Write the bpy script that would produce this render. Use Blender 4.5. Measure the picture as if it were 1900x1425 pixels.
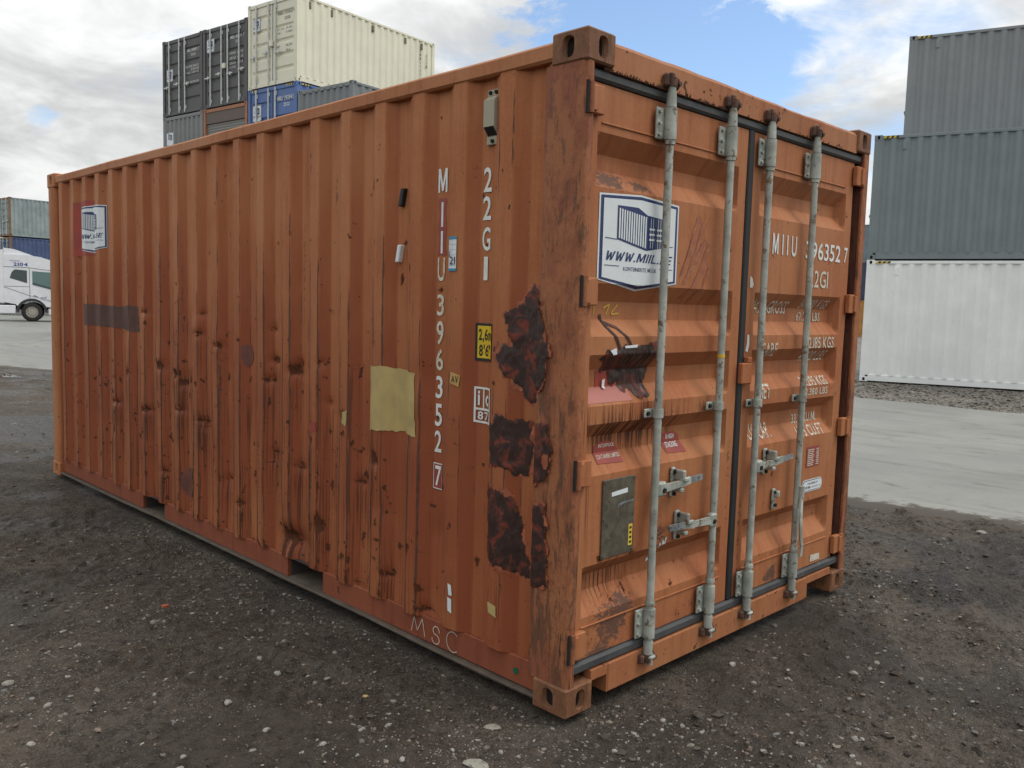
import bpy, bmesh, math, random
import numpy as np
from mathutils import Matrix, Vector

for o in list(bpy.data.objects):
    bpy.data.objects.remove(o)
SC = bpy.context.scene
COL = SC.collection
R = math.radians
rng = random.Random(7)
nrg = np.random.default_rng(11)

# ------------------------------------------------------------------ camera
cam_d = bpy.data.cameras.new('camera')
cam = bpy.data.objects.new('camera', cam_d)
COL.objects.link(cam)
SC.camera = cam
cam_d.sensor_width = 36.0
cam_d.lens = 36.0 * 1586.8 / 1900.0
cam_d.clip_start = 0.05
cam_d.clip_end = 2000
_yaw, _pit, _rol = 0.7827, -0.0915, 0.0276
_f = Vector((math.sin(_yaw) * math.cos(_pit), math.cos(_yaw) * math.cos(_pit), math.sin(_pit)))
_r = _f.cross(Vector((0, 0, 1))).normalized()
_u = _r.cross(_f)
_c, _s = math.cos(_rol), math.sin(_rol)
_r, _u = _r * _c + _u * _s, _u * _c - _r * _s
M = Matrix((_r, _u, -_f)).transposed().to_4x4()
M.translation = Vector((-2.3935, -2.069, 1.5847))
cam.matrix_world = M

# ------------------------------------------------------------------ light
SUN_TO = Vector((0.50, -0.58, 1.20)).normalized()
sun_d = bpy.data.lights.new('sun', 'SUN')
sun_d.energy = 1.25
sun_d.angle = R(22)
sun_d.color = (1.0, 0.95, 0.88)
sun = bpy.data.objects.new('sun', sun_d)
sun.rotation_euler = SUN_TO.to_track_quat('Z', 'Y').to_euler()
COL.objects.link(sun)
vs = SC.view_settings
vs.view_transform = 'Standard'
vs.look = 'None'
vs.exposure = 0.15
vs.gamma = 1.0
SC.cycles.max_bounces = 5
SC.cycles.diffuse_bounces = 3
SC.cycles.glossy_bounces = 2
SC.cycles.transmission_bounces = 2
SC.cycles.caustics_reflective = False
SC.cycles.caustics_refractive = False


# ------------------------------------------------------------------ node helpers
class NT:
    def __init__(s, tree):
        s.t = tree
        tree.nodes.clear()

    def n(s, typ, props=None, **ins):
        nd = s.t.nodes.new('ShaderNode' + typ)
        for k, v in (props or {}).items():
            setattr(nd, k, v)
        for k, v in ins.items():
            key = int(k[1:]) if k[0] == '_' and k[1:].isdigit() else k.replace('__', ' ')
            s.put(nd.inputs[key], v)
        return nd

    def put(s, sock, v):
        if isinstance(v, bpy.types.NodeSocket):
            s.t.links.new(v, sock)
        elif isinstance(v, (tuple, list)) and len(v) == 3 and sock.type == 'RGBA':
            sock.default_value = (*v, 1)
        else:
            sock.default_value = v

    def noise(s, vec, scale, detail=4, rough=0.55, dist=0.0):
        return s.n('TexNoise', None, Vector=vec, Scale=scale, Detail=detail, Roughness=rough, Distortion=dist).outputs[0]

    def map(s, vec, scale=(1, 1, 1), loc=(0, 0, 0)):
        return s.n('Mapping', None, Vector=vec, Scale=scale, Location=loc).outputs[0]

    def m(s, op, a, b=0.0, clamp=False):
        return s.n('Math', {'operation': op, 'use_clamp': clamp}, _0=a, _1=b).outputs[0]

    def mr(s, v, a, b, c=0.0, d=1.0, smooth=True):
        return s.n('MapRange', {'interpolation_type': 'SMOOTHSTEP' if smooth else 'LINEAR'}, _0=v, _1=a, _2=b, _3=c, _4=d).outputs[0]

    def mix(s, fac, a, b, mode='MIX'):
        return s.n('Mix', {'data_type': 'RGBA', 'blend_type': mode}, _0=fac, _6=a, _7=b).outputs[2]


MATS = {}


def new_mat(name):
    m = bpy.data.materials.new(name)
    m.use_nodes = True
    MATS[name] = m
    return m, NT(m.node_tree)


def finish(t, color, rough=0.6, metal=0.0, bump=None, bump_d=0.01, bump_s=1.0, spec=0.4):
    b = t.n('BsdfPrincipled', None, Base__Color=color, Roughness=rough, Metallic=metal)
    b.inputs['Specular IOR Level'].default_value = spec
    if bump is not None:
        bp = t.n('Bump', None, Height=bump, Distance=bump_d, Strength=bump_s)
        t.t.links.new(bp.outputs[0], b.inputs['Normal'])
    o = t.n('OutputMaterial')
    t.t.links.new(b.outputs[0], o.inputs[0])
    return b


def simple(name, col, rough=0.6, metal=0.0, var=0.18, scale=8.0, dirt=None, bump=0.0, spec=0.4, dirt_at=0.56):
    m, t = new_mat(name)
    co = t.n('TexCoord').outputs['Object']
    nz = t.noise(co, scale, 6, 0.6)
    dk = tuple(c * (1 - var) for c in col)
    lt = tuple(min(1, c * (1 + var)) for c in col)
    c = t.mix(t.mr(nz, 0.3, 0.7), dk, lt)
    if dirt:
        nd = t.noise(co, scale * 2.3, 8, 0.68)
        c = t.mix(t.mr(nd, dirt_at, dirt_at + 0.09), c, dirt)
    rg = t.mr(nz, 0.3, 0.7, max(rough - 0.1, 0.03), min(rough + 0.1, 1.0))
    finish(t, c, rg, metal, t.noise(co, scale * 9, 4) if bump else None, bump or 0.001, 1.0, spec)
    return m


# ------------------------------------------------------------------ world: nishita sky with broken cloud
world = bpy.data.worlds.new('World')
SC.world = world
world.use_nodes = True
world.cycles.sampling_method = 'MANUAL'
world.cycles.sample_map_resolution = 512
t = NT(world.node_tree)
sky = t.n('TexSky', {'sky_type': 'NISHITA', 'sun_disc': False, 'sun_elevation': math.asin(SUN_TO.z),
                     'sun_rotation': math.atan2(SUN_TO.x, SUN_TO.y), 'air_density': 1.0, 'dust_density': 0.6, 'ozone_density': 1.5})
co = t.n('TexCoord').outputs['Generated']
sep = t.n('SeparateXYZ', None, Vector=co)
zz = t.m('ADD', t.m('MAXIMUM', sep.outputs[2], 0.0), 0.22)
uv = t.n('CombineXYZ', None, X=t.m('DIVIDE', sep.outputs[0], zz), Y=t.m('DIVIDE', sep.outputs[1], zz), Z=3.7).outputs[0]
dens = t.noise(uv, 1.15, 6, 0.58, 0.3)
dens = t.m('ADD', dens, 0.13)
# the open blue rifts in the deck, each a direction in the sky
HOLES = [((0.765, 0.570, 0.300), 0.110, 0.33), ((0.715, 0.618, 0.325), 0.085, 0.27), ((0.832, 0.492, 0.262), 0.060, 0.32),
         ((0.274, 0.946, 0.174), 0.018, 0.20),
         ((-0.75, 0.40, 0.45), 0.11, 0.28), ((0.3, -0.75, 0.52), 0.12, 0.28), ((-0.5, -0.6, 0.55), 0.10, 0.28)]
wisp = t.m('SUBTRACT', t.noise(t.map(co, (1, 1, 2.2)), 9.0, 6, 0.66, 0.5), 0.5)
for h, rad, dep in HOLES:
    hv = Vector(h).normalized()
    dt = t.n('VectorMath', {'operation': 'DISTANCE'}, _0=co, _1=tuple(hv)).outputs['Value']
    dt = t.m('ADD', dt, t.m('MULTIPLY', wisp, rad * 2.2))
    dens = t.m('SUBTRACT', dens, t.mr(dt, rad * 0.15, rad * 1.25, dep, 0.0))
dens = t.m('ADD', dens, t.m('MULTIPLY', wisp, 0.42))
cover = t.mr(dens, 0.33, 0.62)
sh = t.noise(uv, 2.1, 5, 0.6, 0.4)
sh2 = t.noise(uv, 0.8, 3, 0.5)
shade = t.m('ADD', t.m('MULTIPLY', sh, 0.55), t.m('MULTIPLY', sh2, 0.45))
cl = t.mix(t.mr(shade, 0.37, 0.60), (5.1, 5.2, 5.25), (9.2, 9.3, 9.2))
over = t.m('ADD', t.m('MULTIPLY', t.m('MAXIMUM', sep.outputs[2], 0.0), 1.15), 0.80)
cl = t.n('VectorMath', {'operation': 'SCALE'}, _0=cl, Scale=over).outputs['Vector']
skc = t.mix(0.07, t.mix(1.0, sky.outputs[0], (1.45, 1.62, 1.75), 'MULTIPLY'), (9.0, 9.2, 9.4))
bg = t.n('Background', None, Color=t.mix(cover, skc, cl), Strength=0.1)
out = t.n('OutputWorld')
t.t.links.new(bg.outputs[0], out.inputs[0])


# ------------------------------------------------------------------ numpy noise
def _hash(ix, iy, seed):
    h = (ix.astype(np.int64) * 374761393 + iy.astype(np.int64) * 668265263 + seed * 1274126177) & 0xFFFFFFFF
    h = ((h ^ (h >> 13)) * 1274126177) & 0xFFFFFFFF
    h = ((h ^ (h >> 16)) * 2246822519) & 0xFFFFFFFF
    return ((h ^ (h >> 15)) & 0xFFFFFF) / float(0xFFFFFF)


def vnoise(x, y, seed=0):
    x = np.asarray(x, float)
    y = np.asarray(y, float)
    ix, iy = np.floor(x), np.floor(y)
    fx, fy = x - ix, y - iy
    fx = fx * fx * (3 - 2 * fx)
    fy = fy * fy * (3 - 2 * fy)
    a, b = _hash(ix, iy, seed), _hash(ix + 1, iy, seed)
    c, d = _hash(ix, iy + 1, seed), _hash(ix + 1, iy + 1, seed)
    return (a * (1 - fx) + b * fx) * (1 - fy) + (c * (1 - fx) + d * fx) * fy


def fbm(x, y, seed=0, oct=4, gain=0.5):
    s, a, n = 0, 1.0, 0
    for k in range(oct):
        s = s + a * (vnoise(x * 2 ** k, y * 2 ** k, seed + k * 17) - 0.5)
        n += a
        a *= gain
    return s / n * 2


def sstep(x, a, b):
    t_ = np.clip((np.asarray(x, float) - a) / (b - a), 0, 1)
    return t_ * t_ * (3 - 2 * t_)


# ------------------------------------------------------------------ mesh builder
class MB:
    def __init__(s):
        s.v, s.f, s.mi, s.sm = [], [], [], []

    def add(s, vs_, fs, m=0, smooth=False):
        b = len(s.v)
        s.v += [tuple(p) for p in vs_]
        for f in fs:
            s.f.append(tuple(i + b for i in f))
            s.mi.append(m)
            s.sm.append(smooth)
        return s

    def box(s, x0, x1, y0, y1, z0, z1, m=0, c=0.0):
        lo, hi = (x0, y0, z0), (x1, y1, z1)
        if c <= 0:
            vs_ = [((x0, x1)[i & 1], (y0, y1)[i >> 1 & 1], (z0, z1)[i >> 2]) for i in range(8)]
            return s.add(vs_, [(0, 2, 3, 1), (4, 5, 7, 6), (0, 1, 5, 4), (2, 6, 7, 3), (0, 4, 6, 2), (1, 3, 7, 5)], m)
        c = min(c, (x1 - x0) * .49, (y1 - y0) * .49, (z1 - z0) * .49)
        vs_, idx = [], {}
        for i in range(8):
            sg = (i & 1, i >> 1 & 1, i >> 2)
            for a in range(3):
                p = [hi[k] - c if sg[k] else lo[k] + c for k in range(3)]
                p[a] = hi[a] if sg[a] else lo[a]
                idx[(i, a)] = len(vs_)
                vs_.append(p)
        fs = []
        for a in range(3):
            b_, c_ = (a + 1) % 3, (a + 2) % 3
            for sd in (0, 1):
                cs = [sd << a | p << b_ | q << c_ for p, q in ((0, 0), (1, 0), (1, 1), (0, 1))]
                f = [idx[(i, a)] for i in cs]
                fs.append(f if sd else f[::-1])
        for a in range(3):
            b_, c_ = (a + 1) % 3, (a + 2) % 3
            for p in (0, 1):
                for q in (0, 1):
                    i0 = p << b_ | q << c_
                    i1 = i0 | 1 << a
                    f = [idx[(i0, b_)], idx[(i1, b_)], idx[(i1, c_)], idx[(i0, c_)]]
                    fs.append(f if p ^ q else f[::-1])
        for i in range(8):
            f = [idx[(i, 0)], idx[(i, 1)], idx[(i, 2)]]
            par = (i & 1) ^ (i >> 1 & 1) ^ (i >> 2)
            fs.append(f if par else f[::-1])
        return s.add(vs_, fs, m)

    def tube(s, p0, p1, r, n=10, r1=None, m=0, caps=True, smooth=True):
        p0, p1 = Vector(p0), Vector(p1)
        r1 = r if r1 is None else r1
        d = (p1 - p0).normalized()
        a = d.orthogonal().normalized()
        b = d.cross(a)
        vs_ = []
        for p, rr in ((p0, r), (p1, r1)):
            for k in range(n):
                an = 2 * math.pi * k / n
                vs_.append(p + (a * math.cos(an) + b * math.sin(an)) * rr)
        s.add(vs_, [(k, (k + 1) % n, n + (k + 1) % n, n + k) for k in range(n)], m, smooth)
        if caps:
            s.add(vs_[:n], [tuple(range(n))[::-1]], m)
            s.add(vs_[n:], [tuple(range(n))], m)
        return s

    def path(s, pts, r, n=8, m=0):
        for a, b in zip(pts[:-1], pts[1:]):
            s.tube(a, b, r, n, m=m)
        return s

    def prism(s, poly, place, t0, t1, m=0):
        n = len(poly)
        vs_ = [place(a, b, t0) for a, b in poly] + [place(a, b, t1) for a, b in poly]
        fs = [(k, (k + 1) % n, n + (k + 1) % n, n + k) for k in range(n)]
        fs += [tuple(range(n))[::-1], tuple(range(n, 2 * n))]
        return s.add(vs_, fs, m)

    def grid(s, P, m=0, smooth=True, flip=False):
        a, b = P.shape[:2]
        fs = []
        for i in range(a - 1):
            for j in range(b - 1):
                f = (i * b + j, (i + 1) * b + j, (i + 1) * b + j + 1, i * b + j + 1)
                fs.append(f[::-1] if flip else f)
        return s.add(P.reshape(-1, 3).tolist(), fs, m, smooth)

    def mesh(s, name, mats):
        me = bpy.data.meshes.new(name)
        me.from_pydata(s.v, [], s.f)
        for mt in (mats if isinstance(mats, (list, tuple)) else [mats]):
            me.materials.append(MATS[mt] if isinstance(mt, str) else mt)
        me.polygons.foreach_set('material_index', s.mi)
        me.polygons.foreach_set('use_smooth', s.sm)
        me.update()
        return me

    def build(s, name, mats, parent=None, fix=True):
        me = s.mesh(name, mats)
        if fix and len(me.polygons) < 20000:
            bm = bmesh.new()
            bm.from_mesh(me)
            bmesh.ops.recalc_face_normals(bm, faces=bm.faces)
            bm.to_mesh(me)
            bm.free()
        return link(name, me, parent)


def link(name, me, parent=None):
    o = bpy.data.objects.new(name, me)
    COL.objects.link(o)
    if parent is not None:
        o.parent = parent
    return o


def tag(o, label=None, cat=None, group=None, kind=None):
    if label:
        o['label'] = label
    if cat:
        o['category'] = cat
    if group:
        o['group'] = group
    if kind:
        o['kind'] = kind
    return o


def empty(name, loc=(0, 0, 0), rz=0.0):
    o = bpy.data.objects.new(name, None)
    o.location = loc
    o.rotation_euler = (0, 0, rz)
    o.empty_display_size = 0.3
    COL.objects.link(o)
    return o


# ------------------------------------------------------------------ text and wrapped print
_TX = {}


def text2d(body, bold=0.0, shear=0.0):
    k = (body, bold, shear)
    if k not in _TX:
        c = bpy.data.curves.new('text', 'FONT')
        c.body = body
        c.offset = bold
        c.shear = shear
        c.resolution_u = 3
        c.fill_mode = 'FRONT'
        o = bpy.data.objects.new('text', c)
        me = bpy.data.meshes.new_from_object(o)
        vs_ = [(v.co.x, v.co.y) for v in me.vertices]
        fs = [tuple(p.vertices) for p in me.polygons]
        bpy.data.meshes.remove(me)
        bpy.data.objects.remove(o)
        bpy.data.curves.remove(c)
        _TX[k] = (vs_, fs)
    return _TX[k]


class Decal:
    """flat print: polygons and text in (u, v), later laid on a surface"""

    def __init__(s):
        s.items = []

    def poly(s, pts, m=0, layer=0):
        s.items.append((list(pts), [tuple(range(len(pts)))], m, layer))
        return s

    def rect(s, u0, u1, v0, v1, m=0, layer=0):
        return s.poly([(u0, v0), (u1, v0), (u1, v1), (u0, v1)], m, layer)

    def text(s, body, u0, u1, v0, v1, m=0, layer=0, bold=0.02, shear=0.0, skew=0.0):
        """lay the characters out one by one and fit the line into the box"""
        V, F, pen = [], [], 0.0
        for ch in body:
            if ch == ' ':
                pen += 0.34
                continue
            if ch in 'MW':
                g = [(0, 0), (0, 1), (.24, 1), (.5, .36), (.76, 1), (1, 1), (1, 0), (.81, 0), (.81, .66), (.58, .06), (.42, .06), (.19, .66), (.19, 0)]
                if ch == 'W':
                    g = [(0, 1), (.20, 1), (.30, .32), (.42, .86), (.58, .86), (.70, .32), (.80, 1), (1, 1), (.82, 0), (.61, 0), (.5, .50), (.39, 0), (.18, 0)][::-1]
                vs_, fs = [(x * .66, y * .70) for x, y in g], [tuple(range(len(g)))]
            elif ch == 'I':
                vs_, fs = [(0, 0), (.125, 0), (.125, .70), (0, .70)], [(0, 1, 2, 3)]
            else:
                vs_, fs = text2d(ch, bold, 0.0)
            if not vs_:
                continue
            a, b = min(p[0] for p in vs_), max(p[0] for p in vs_)
            n0 = len(V)
            V += [(x - a + pen + y * shear, y) for x, y in vs_]
            F += [tuple(i_ + n0 for i_ in f) for f in fs]
            pen += b - a + 0.10
        if not V:
            return s
        a, b = min(p[0] for p in V), max(p[0] for p in V)
        c, d = min(p[1] for p in V), max(p[1] for p in V)
        pts = [(u0 + (u1 - u0) * (x - a) / max(b - a, 1e-6), v0 + (v1 - v0) * (y - c) / max(d - c, 1e-6)) for x, y in V]
        s.items.append((pts, F, m, layer))
        return s

    def stroke(s, pts, w, m=0, layer=0):
        for (a, b), (c, d) in zip(pts[:-1], pts[1:]):
            L = math.hypot(c - a, d - b) or 1
            nx, ny = -(d - b) / L * w / 2, (c - a) / L * w / 2
            s.poly([(a + nx, b + ny), (c + nx, d + ny), (c - nx, d - ny), (a - nx, b - ny)], m, layer)
        return s

    def build(s, name, mats, parent, surf, ub=(), vb=(), off=0.003, dl=0.0012, flip=False):
        bm = bmesh.new()
        for pts, fs, m, layer in s.items:
            vv = [bm.verts.new((u, v, layer * 10.0)) for u, v in pts]
            for f in fs:
                try:
                    fc = bm.faces.new([vv[i] for i in f])
                    fc.material_index = m
                except ValueError:
                    pass
        us = [p[0] for it in s.items for p in it[0]]
        vs2 = [p[1] for it in s.items for p in it[0]]
        for brk, k, lo, hi in ((ub, 0, min(us), max(us)), (vb, 1, min(vs2), max(vs2))):
            for b in brk:
                if lo < b < hi:
                    co_, no_ = [0, 0, 0], [0, 0, 0]
                    co_[k], no_[k] = b, 1
                    bmesh.ops.bisect_plane(bm, geom=bm.verts[:] + bm.edges[:] + bm.faces[:], plane_co=co_, plane_no=no_, dist=1e-6)
        P = np.array([v.co[:] for v in bm.verts])
        lay = np.rint(P[:, 2] / 10.0)
        Q = surf(P[:, 0], P[:, 1], off + lay * dl)
        for v, q_ in zip(bm.verts, Q):
            v.co = q_
        if flip:
            bmesh.ops.reverse_faces(bm, faces=bm.faces)
        me = bpy.data.meshes.new(name)
        bm.to_mesh(me)
        bm.free()
        for mt in (mats if isinstance(mats, (list, tuple)) else [mats]):
            me.materials.append(MATS[mt])
        return link(name, me, parent)


def sealant(name, poly, parent, surf, mat, seed, cell=0.006, jit=0.024, thick=0.0034, flip=False, off=0.002, hole_at=.50):
    """a smeared lump of sealing compound with a ragged edge"""
    pu = np.array([p[0] for p in poly])
    pv = np.array([p[1] for p in poly])
    u = np.arange(pu.min() - .02, pu.max() + .02, cell)
    v = np.arange(pv.min() - .02, pv.max() + .02, cell)
    U, V = np.meshgrid(u, v, indexing='ij')
    JU = U + fbm(U * 30, V * 30, seed, 3) * jit
    JV = V + fbm(U * 30, V * 30, seed + 5, 3) * jit
    ins = np.zeros(U.shape, bool)
    dist = np.full(U.shape, 9.0)
    n = len(pu)
    for i in range(n):
        j = (i + 1) % n
        ax, ay, bx, by = pu[i], pv[i], pu[j], pv[j]
        c = ((ay > JV) != (by > JV)) & (JU < (bx - ax) * (JV - ay) / (by - ay + 1e-12) + ax)
        ins ^= c
        L2 = (bx - ax) ** 2 + (by - ay) ** 2
        tt = np.clip(((JU - ax) * (bx - ax) + (JV - ay) * (by - ay)) / L2, 0, 1)
        dist = np.minimum(dist, np.hypot(JU - ax - tt * (bx - ax), JV - ay - tt * (by - ay)))
    hole = fbm(U * 14, V * 8, seed + 9, 2) > hole_at
    ins &= ~hole
    ed = np.clip(dist / 0.015, 0, 1)
    rel = np.abs(fbm(U * 34, V * 13, seed + 3, 3)) * 1.6
    H = off + ed * (0.25 * thick + thick * rel)
    keep = ins[:-1, :-1] & ins[1:, :-1] & ins[:-1, 1:] & ins[1:, 1:]
    used = -np.ones(U.shape, int)
    I, J = np.nonzero(keep)
    fs = []
    flat = []
    cnt = 0
    P = surf(U.ravel(), V.ravel(), H.ravel()).reshape(U.shape + (3,))
    for i, j in zip(I, J):
        f = []
        for a, b in ((i, j), (i + 1, j), (i + 1, j + 1), (i, j + 1)):
            if used[a, b] < 0:
                used[a, b] = cnt
                flat.append(P[a, b])
                cnt += 1
            f.append(used[a, b])
        fs.append(f[::-1] if flip else f)
    mb = MB().add(flat, fs, 0, True)
    return mb.build(name, mat, parent, fix=False)


# ------------------------------------------------------------------ materials
def paint_main(name, c1, c2, seed=0, streak=0.5, speck=0.685, rust_bias=0.0, red=(0.232, 0.057, 0.025), sx=30, sy=30):
    """faded, chipped orange container paint; wear masks come from the 'wear' attribute of the sheet"""
    m, t = new_mat(name)
    co = t.n('TexCoord').outputs['Object']
    at = t.n('Attribute', {'attribute_name': 'wear'}).outputs['Color']
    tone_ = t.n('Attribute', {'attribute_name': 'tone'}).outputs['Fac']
    sp = t.n('SeparateColor', None, Color=at)
    wr, wg, wb = sp.outputs[0], sp.outputs[1], sp.outputs[2]
    co = t.map(co, loc=(seed * 3.1, seed * 1.7, seed * .9))
    big = t.noise(co, 1.6, 5, 0.6)
    vst = t.noise(t.map(co, (sx * .22, sy * .22, 0.5)), 3.0, 4, 0.6)
    vfi = t.noise(t.map(co, (sx, sy, 0.55)), 2.6, 4, 0.62)
    fine = t.noise(co, 70, 4, 0.6)
    c = t.mix(t.mr(t.m('ADD', t.m('MULTIPLY', big, .6), t.m('MULTIPLY', vst, .4)), 0.36, 0.64), c1, c2)
    c = t.mix(t.m('MULTIPLY', t.mr(vst, 0.56, 0.76), streak), c, tuple(k * 0.62 for k in c2))
    c = t.mix(t.m('MULTIPLY', t.mr(fine, 0.3, 0.7), 0.16), c, tuple(min(1, k * 1.5) for k in c1))
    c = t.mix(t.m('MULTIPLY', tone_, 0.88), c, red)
    # thin dirty runs
    run = t.m('MULTIPLY', t.mr(t.m('ADD', vfi, t.m('MULTIPLY', wg, 0.30)), 0.66, 0.74), t.m('ADD', wg, 0.10, True))
    c = t.mix(run, c, (0.055, 0.020, 0.012))
    # grey scuffs
    sc = t.noise(t.map(co, (1, 1, 1.6)), 34, 5, 0.72, 0.8)
    scm = t.mr(t.m('ADD', sc, t.m('MULTIPLY', wb, 0.42)), 0.74, 0.84)
    c = t.mix(t.m('MULTIPLY', scm, 0.8), c, t.mix(t.noise(co, 20, 3), (0.10, 0.065, 0.055), (0.045, 0.036, 0.032)))
    # worn folds of the corrugation and scrapes across it
    cr = t.n('Attribute', {'attribute_name': 'crease'}).outputs['Fac']
    lo_ = t.n('Attribute', {'attribute_name': 'low'}).outputs['Fac']
    cn = t.noise(t.map(co, (7, 7, 0.9)), 6, 4, 0.72)
    cm = t.m('MULTIPLY', t.mr(t.m('ADD', t.m('MULTIPLY', cr, 0.62), cn), 0.72, 0.86), t.mr(cr, 0.04, 0.22))
    c = t.mix(t.m('MULTIPLY', cm, 0.85), c, t.mix(t.noise(co, 25, 3), (0.030, 0.018, 0.013), (0.115, 0.062, 0.045)))
    sn = t.noise(t.map(co, (1, 1.3, 9.0)), 6.5, 5, 0.62, 0.5)
    sm = t.m('MULTIPLY', t.mr(sn, 0.665, 0.70), lo_)
    c = t.mix(t.m('MULTIPLY', sm, 0.85), c, (0.030, 0.018, 0.013))
    # rust chips
    rn = t.noise(co, 21, 6, 0.72, 0.4)
    rs = t.noise(t.map(co, (1.5, 1.5, .35)), 40, 4, 0.7)
    rm_in = t.m('ADD', t.m('ADD', t.m('MULTIPLY', rn, 0.75), t.m('MULTIPLY', rs, 0.35)), t.m('MULTIPLY', wr, 0.36))
    rm = t.mr(rm_in, 0.775 - rust_bias, 0.835 - rust_bias)
    spk = t.mr(t.m('ADD', t.noise(co, 17, 4, 0.55), t.m('MULTIPLY', lo_, 0.055)), speck, speck + 0.035)
    rm = t.m('MAXIMUM', rm, t.m('MULTIPLY', spk, 0.9))
    rc = t.mix(t.noise(co, 45, 5, 0.7), (0.018, 0.012, 0.010), (0.10, 0.036, 0.016))
    c = t.mix(rm, c, rc)
    halo = t.mr(rm_in, 0.66 - rust_bias, 0.80 - rust_bias)
    c = t.mix(t.m('MULTIPLY', halo, 0.30), c, (0.16, 0.045, 0.016))
    rough = t.m('ADD', t.m('MULTIPLY', rm, 0.3), t.mr(big, .3, .7, 0.50, 0.64))
    h = t.m('SUBTRACT', 0.0, t.mr(t.m('ADD', rn, t.m('MULTIPLY', wr, 0.45)), 0.82, 0.92))
    finish(t, c, rough, 0, h, 0.0025, 1.0, 0.16)
    return m


OR1, OR2 = (0.405, 0.163, 0.066), (0.330, 0.110, 0.043)
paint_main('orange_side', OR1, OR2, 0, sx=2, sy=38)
paint_main('orange_door', (0.378, 0.158, 0.070), (0.315, 0.105, 0.044), 3, 0.45, 0.70, sx=42, sy=2)
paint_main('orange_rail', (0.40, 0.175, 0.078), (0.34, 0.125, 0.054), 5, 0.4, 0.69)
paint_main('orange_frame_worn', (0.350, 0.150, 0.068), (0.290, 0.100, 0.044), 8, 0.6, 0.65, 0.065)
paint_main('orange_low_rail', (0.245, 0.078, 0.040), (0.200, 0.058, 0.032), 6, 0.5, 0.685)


def post_mat(name, orange, red, rust, seed):
    m, t = new_mat(name)
    co = t.map(t.n('TexCoord').outputs['Object'], loc=(seed, seed * 2.3, seed * .7))
    zz2 = t.n('SeparateXYZ', None, Vector=co).outputs[2]
    v1 = t.noise(t.map(co, (3, 3, 1.2)), 3.2, 5, 0.66, 0.4)
    v2 = t.noise(t.map(co, (6, 6, 1.3)), 3.6, 6, 0.72, 0.4)
    v3 = t.noise(t.map(co, (30, 30, 2.0)), 2.6, 5, 0.72, 0.6)
    n = t.noise(co, 30, 5, 0.7)
    low2 = t.mr(zz2, 2.3, 0.4, 0.0, 0.07)
    c = t.mix(t.mr(v1, 0.44, 0.60), orange, red)
    c = t.mix(t.m('MULTIPLY', t.mr(t.m('ADD', v2, low2), 0.54, 0.66), 0.9), c, rust)
    c = t.mix(t.m('MULTIPLY', t.mr(t.m('ADD', v3, low2), 0.645, 0.71), 0.85), c, (0.026, 0.017, 0.012))
    c = t.mix(t.m('MULTIPLY', t.mr(n, 0.52, 0.7), 0.5), c, tuple(k * .5 for k in rust))
    h = t.m('ADD', t.m('MULTIPLY', v2, -1.2), t.m('MULTIPLY', n, 0.5))
    finish(t, c, 0.68, 0, h, 0.006, 1.0, 0.35)
    return m


post_mat('post_rusty', (0.325, 0.120, 0.050), (0.25, 0.080, 0.038), (0.125, 0.056, 0.028), 0)
post_mat('casting_rusty', (0.235, 0.105, 0.046), (0.175, 0.075, 0.036), (0.090, 0.045, 0.022), 4)
post_mat('post_inner', (0.12, 0.042, 0.026), (0.09, 0.030, 0.020), (0.05, 0.022, 0.015), 7)
simple('hole_dark', (0.014, 0.012, 0.011), 0.9)
simple('galvanised', (0.34, 0.36, 0.315), 0.55, 0.1, 0.28, 9, (0.15, 0.105, 0.065), 0.0012, dirt_at=0.555)
simple('steel_worn', (0.30, 0.33, 0.34), 0.38, 0.6, 0.2, 20, (0.10, 0.08, 0.06), 0.0006)
simple('cast_rust', (0.10, 0.052, 0.036), 0.85, 0, 0.45, 30, (0.035, 0.018, 0.014), 0.003)
simple('rubber', (0.058, 0.060, 0.061), 0.6, 0, 0.25, 6, (0.12, 0.105, 0.09), 0.001, dirt_at=0.62)
simple('rubber_black', (0.018, 0.018, 0.019), 0.55, 0, 0.2, 6)
simple('white_print', (0.66, 0.67, 0.64), 0.5, 0, 0.08, 30, (0.36, 0.16, 0.08), 0, dirt_at=0.63)
simple('white_print_worn', (0.58, 0.54, 0.44), 0.6, 0, 0.12, 30, (0.33, 0.14, 0.06), 0, dirt_at=0.545)
simple('sticker_white', (0.66, 0.70, 0.71), 0.35, 0, 0.04, 12, (0.5, 0.5, 0.48), 0, dirt_at=0.68)
simple('navy', (0.018, 0.032, 0.115), 0.38, 0, 0.1, 9)
simple('yellow', (0.62, 0.42, 0.010), 0.45, 0, 0.08, 12, (0.35, 0.2, 0.02), 0, dirt_at=0.66)
simple('black_print', (0.014, 0.013, 0.013), 0.5)
simple('primer_brown', (0.090, 0.042, 0.032), 0.6, 0, 0.22, 14, (0.13, 0.07, 0.05), 0.0008, dirt_at=0.64)
simple('primer_maroon', (0.135, 0.046, 0.032), 0.6, 0, 0.2, 14, (0.20, 0.07, 0.04), 0.0008, dirt_at=0.62)
simple('smear_paint', (0.30, 0.105, 0.055), 0.65, 0, 0.2, 30, (0.40, 0.18, 0.08), 0, dirt_at=0.55)
simple('primer_red', (0.30, 0.048, 0.030), 0.55, 0, 0.15, 12)
simple('label_red', (0.27, 0.050, 0.038), 0.5, 0, 0.12, 14)
simple('primer_beige', (0.42, 0.315, 0.125), 0.6, 0, 0.12, 8, (0.12, 0.06, 0.03), 0.0008, dirt_at=0.69)
simple('beige_plastic', (0.33, 0.30, 0.225), 0.55, 0, 0.08, 12, (0.18, 0.14, 0.09), 0.0004, dirt_at=0.66)
simple('blue_print', (0.03, 0.22, 0.36), 0.5)
simple('yellow_chalk', (0.62, 0.44, 0.05), 0.7)
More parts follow.
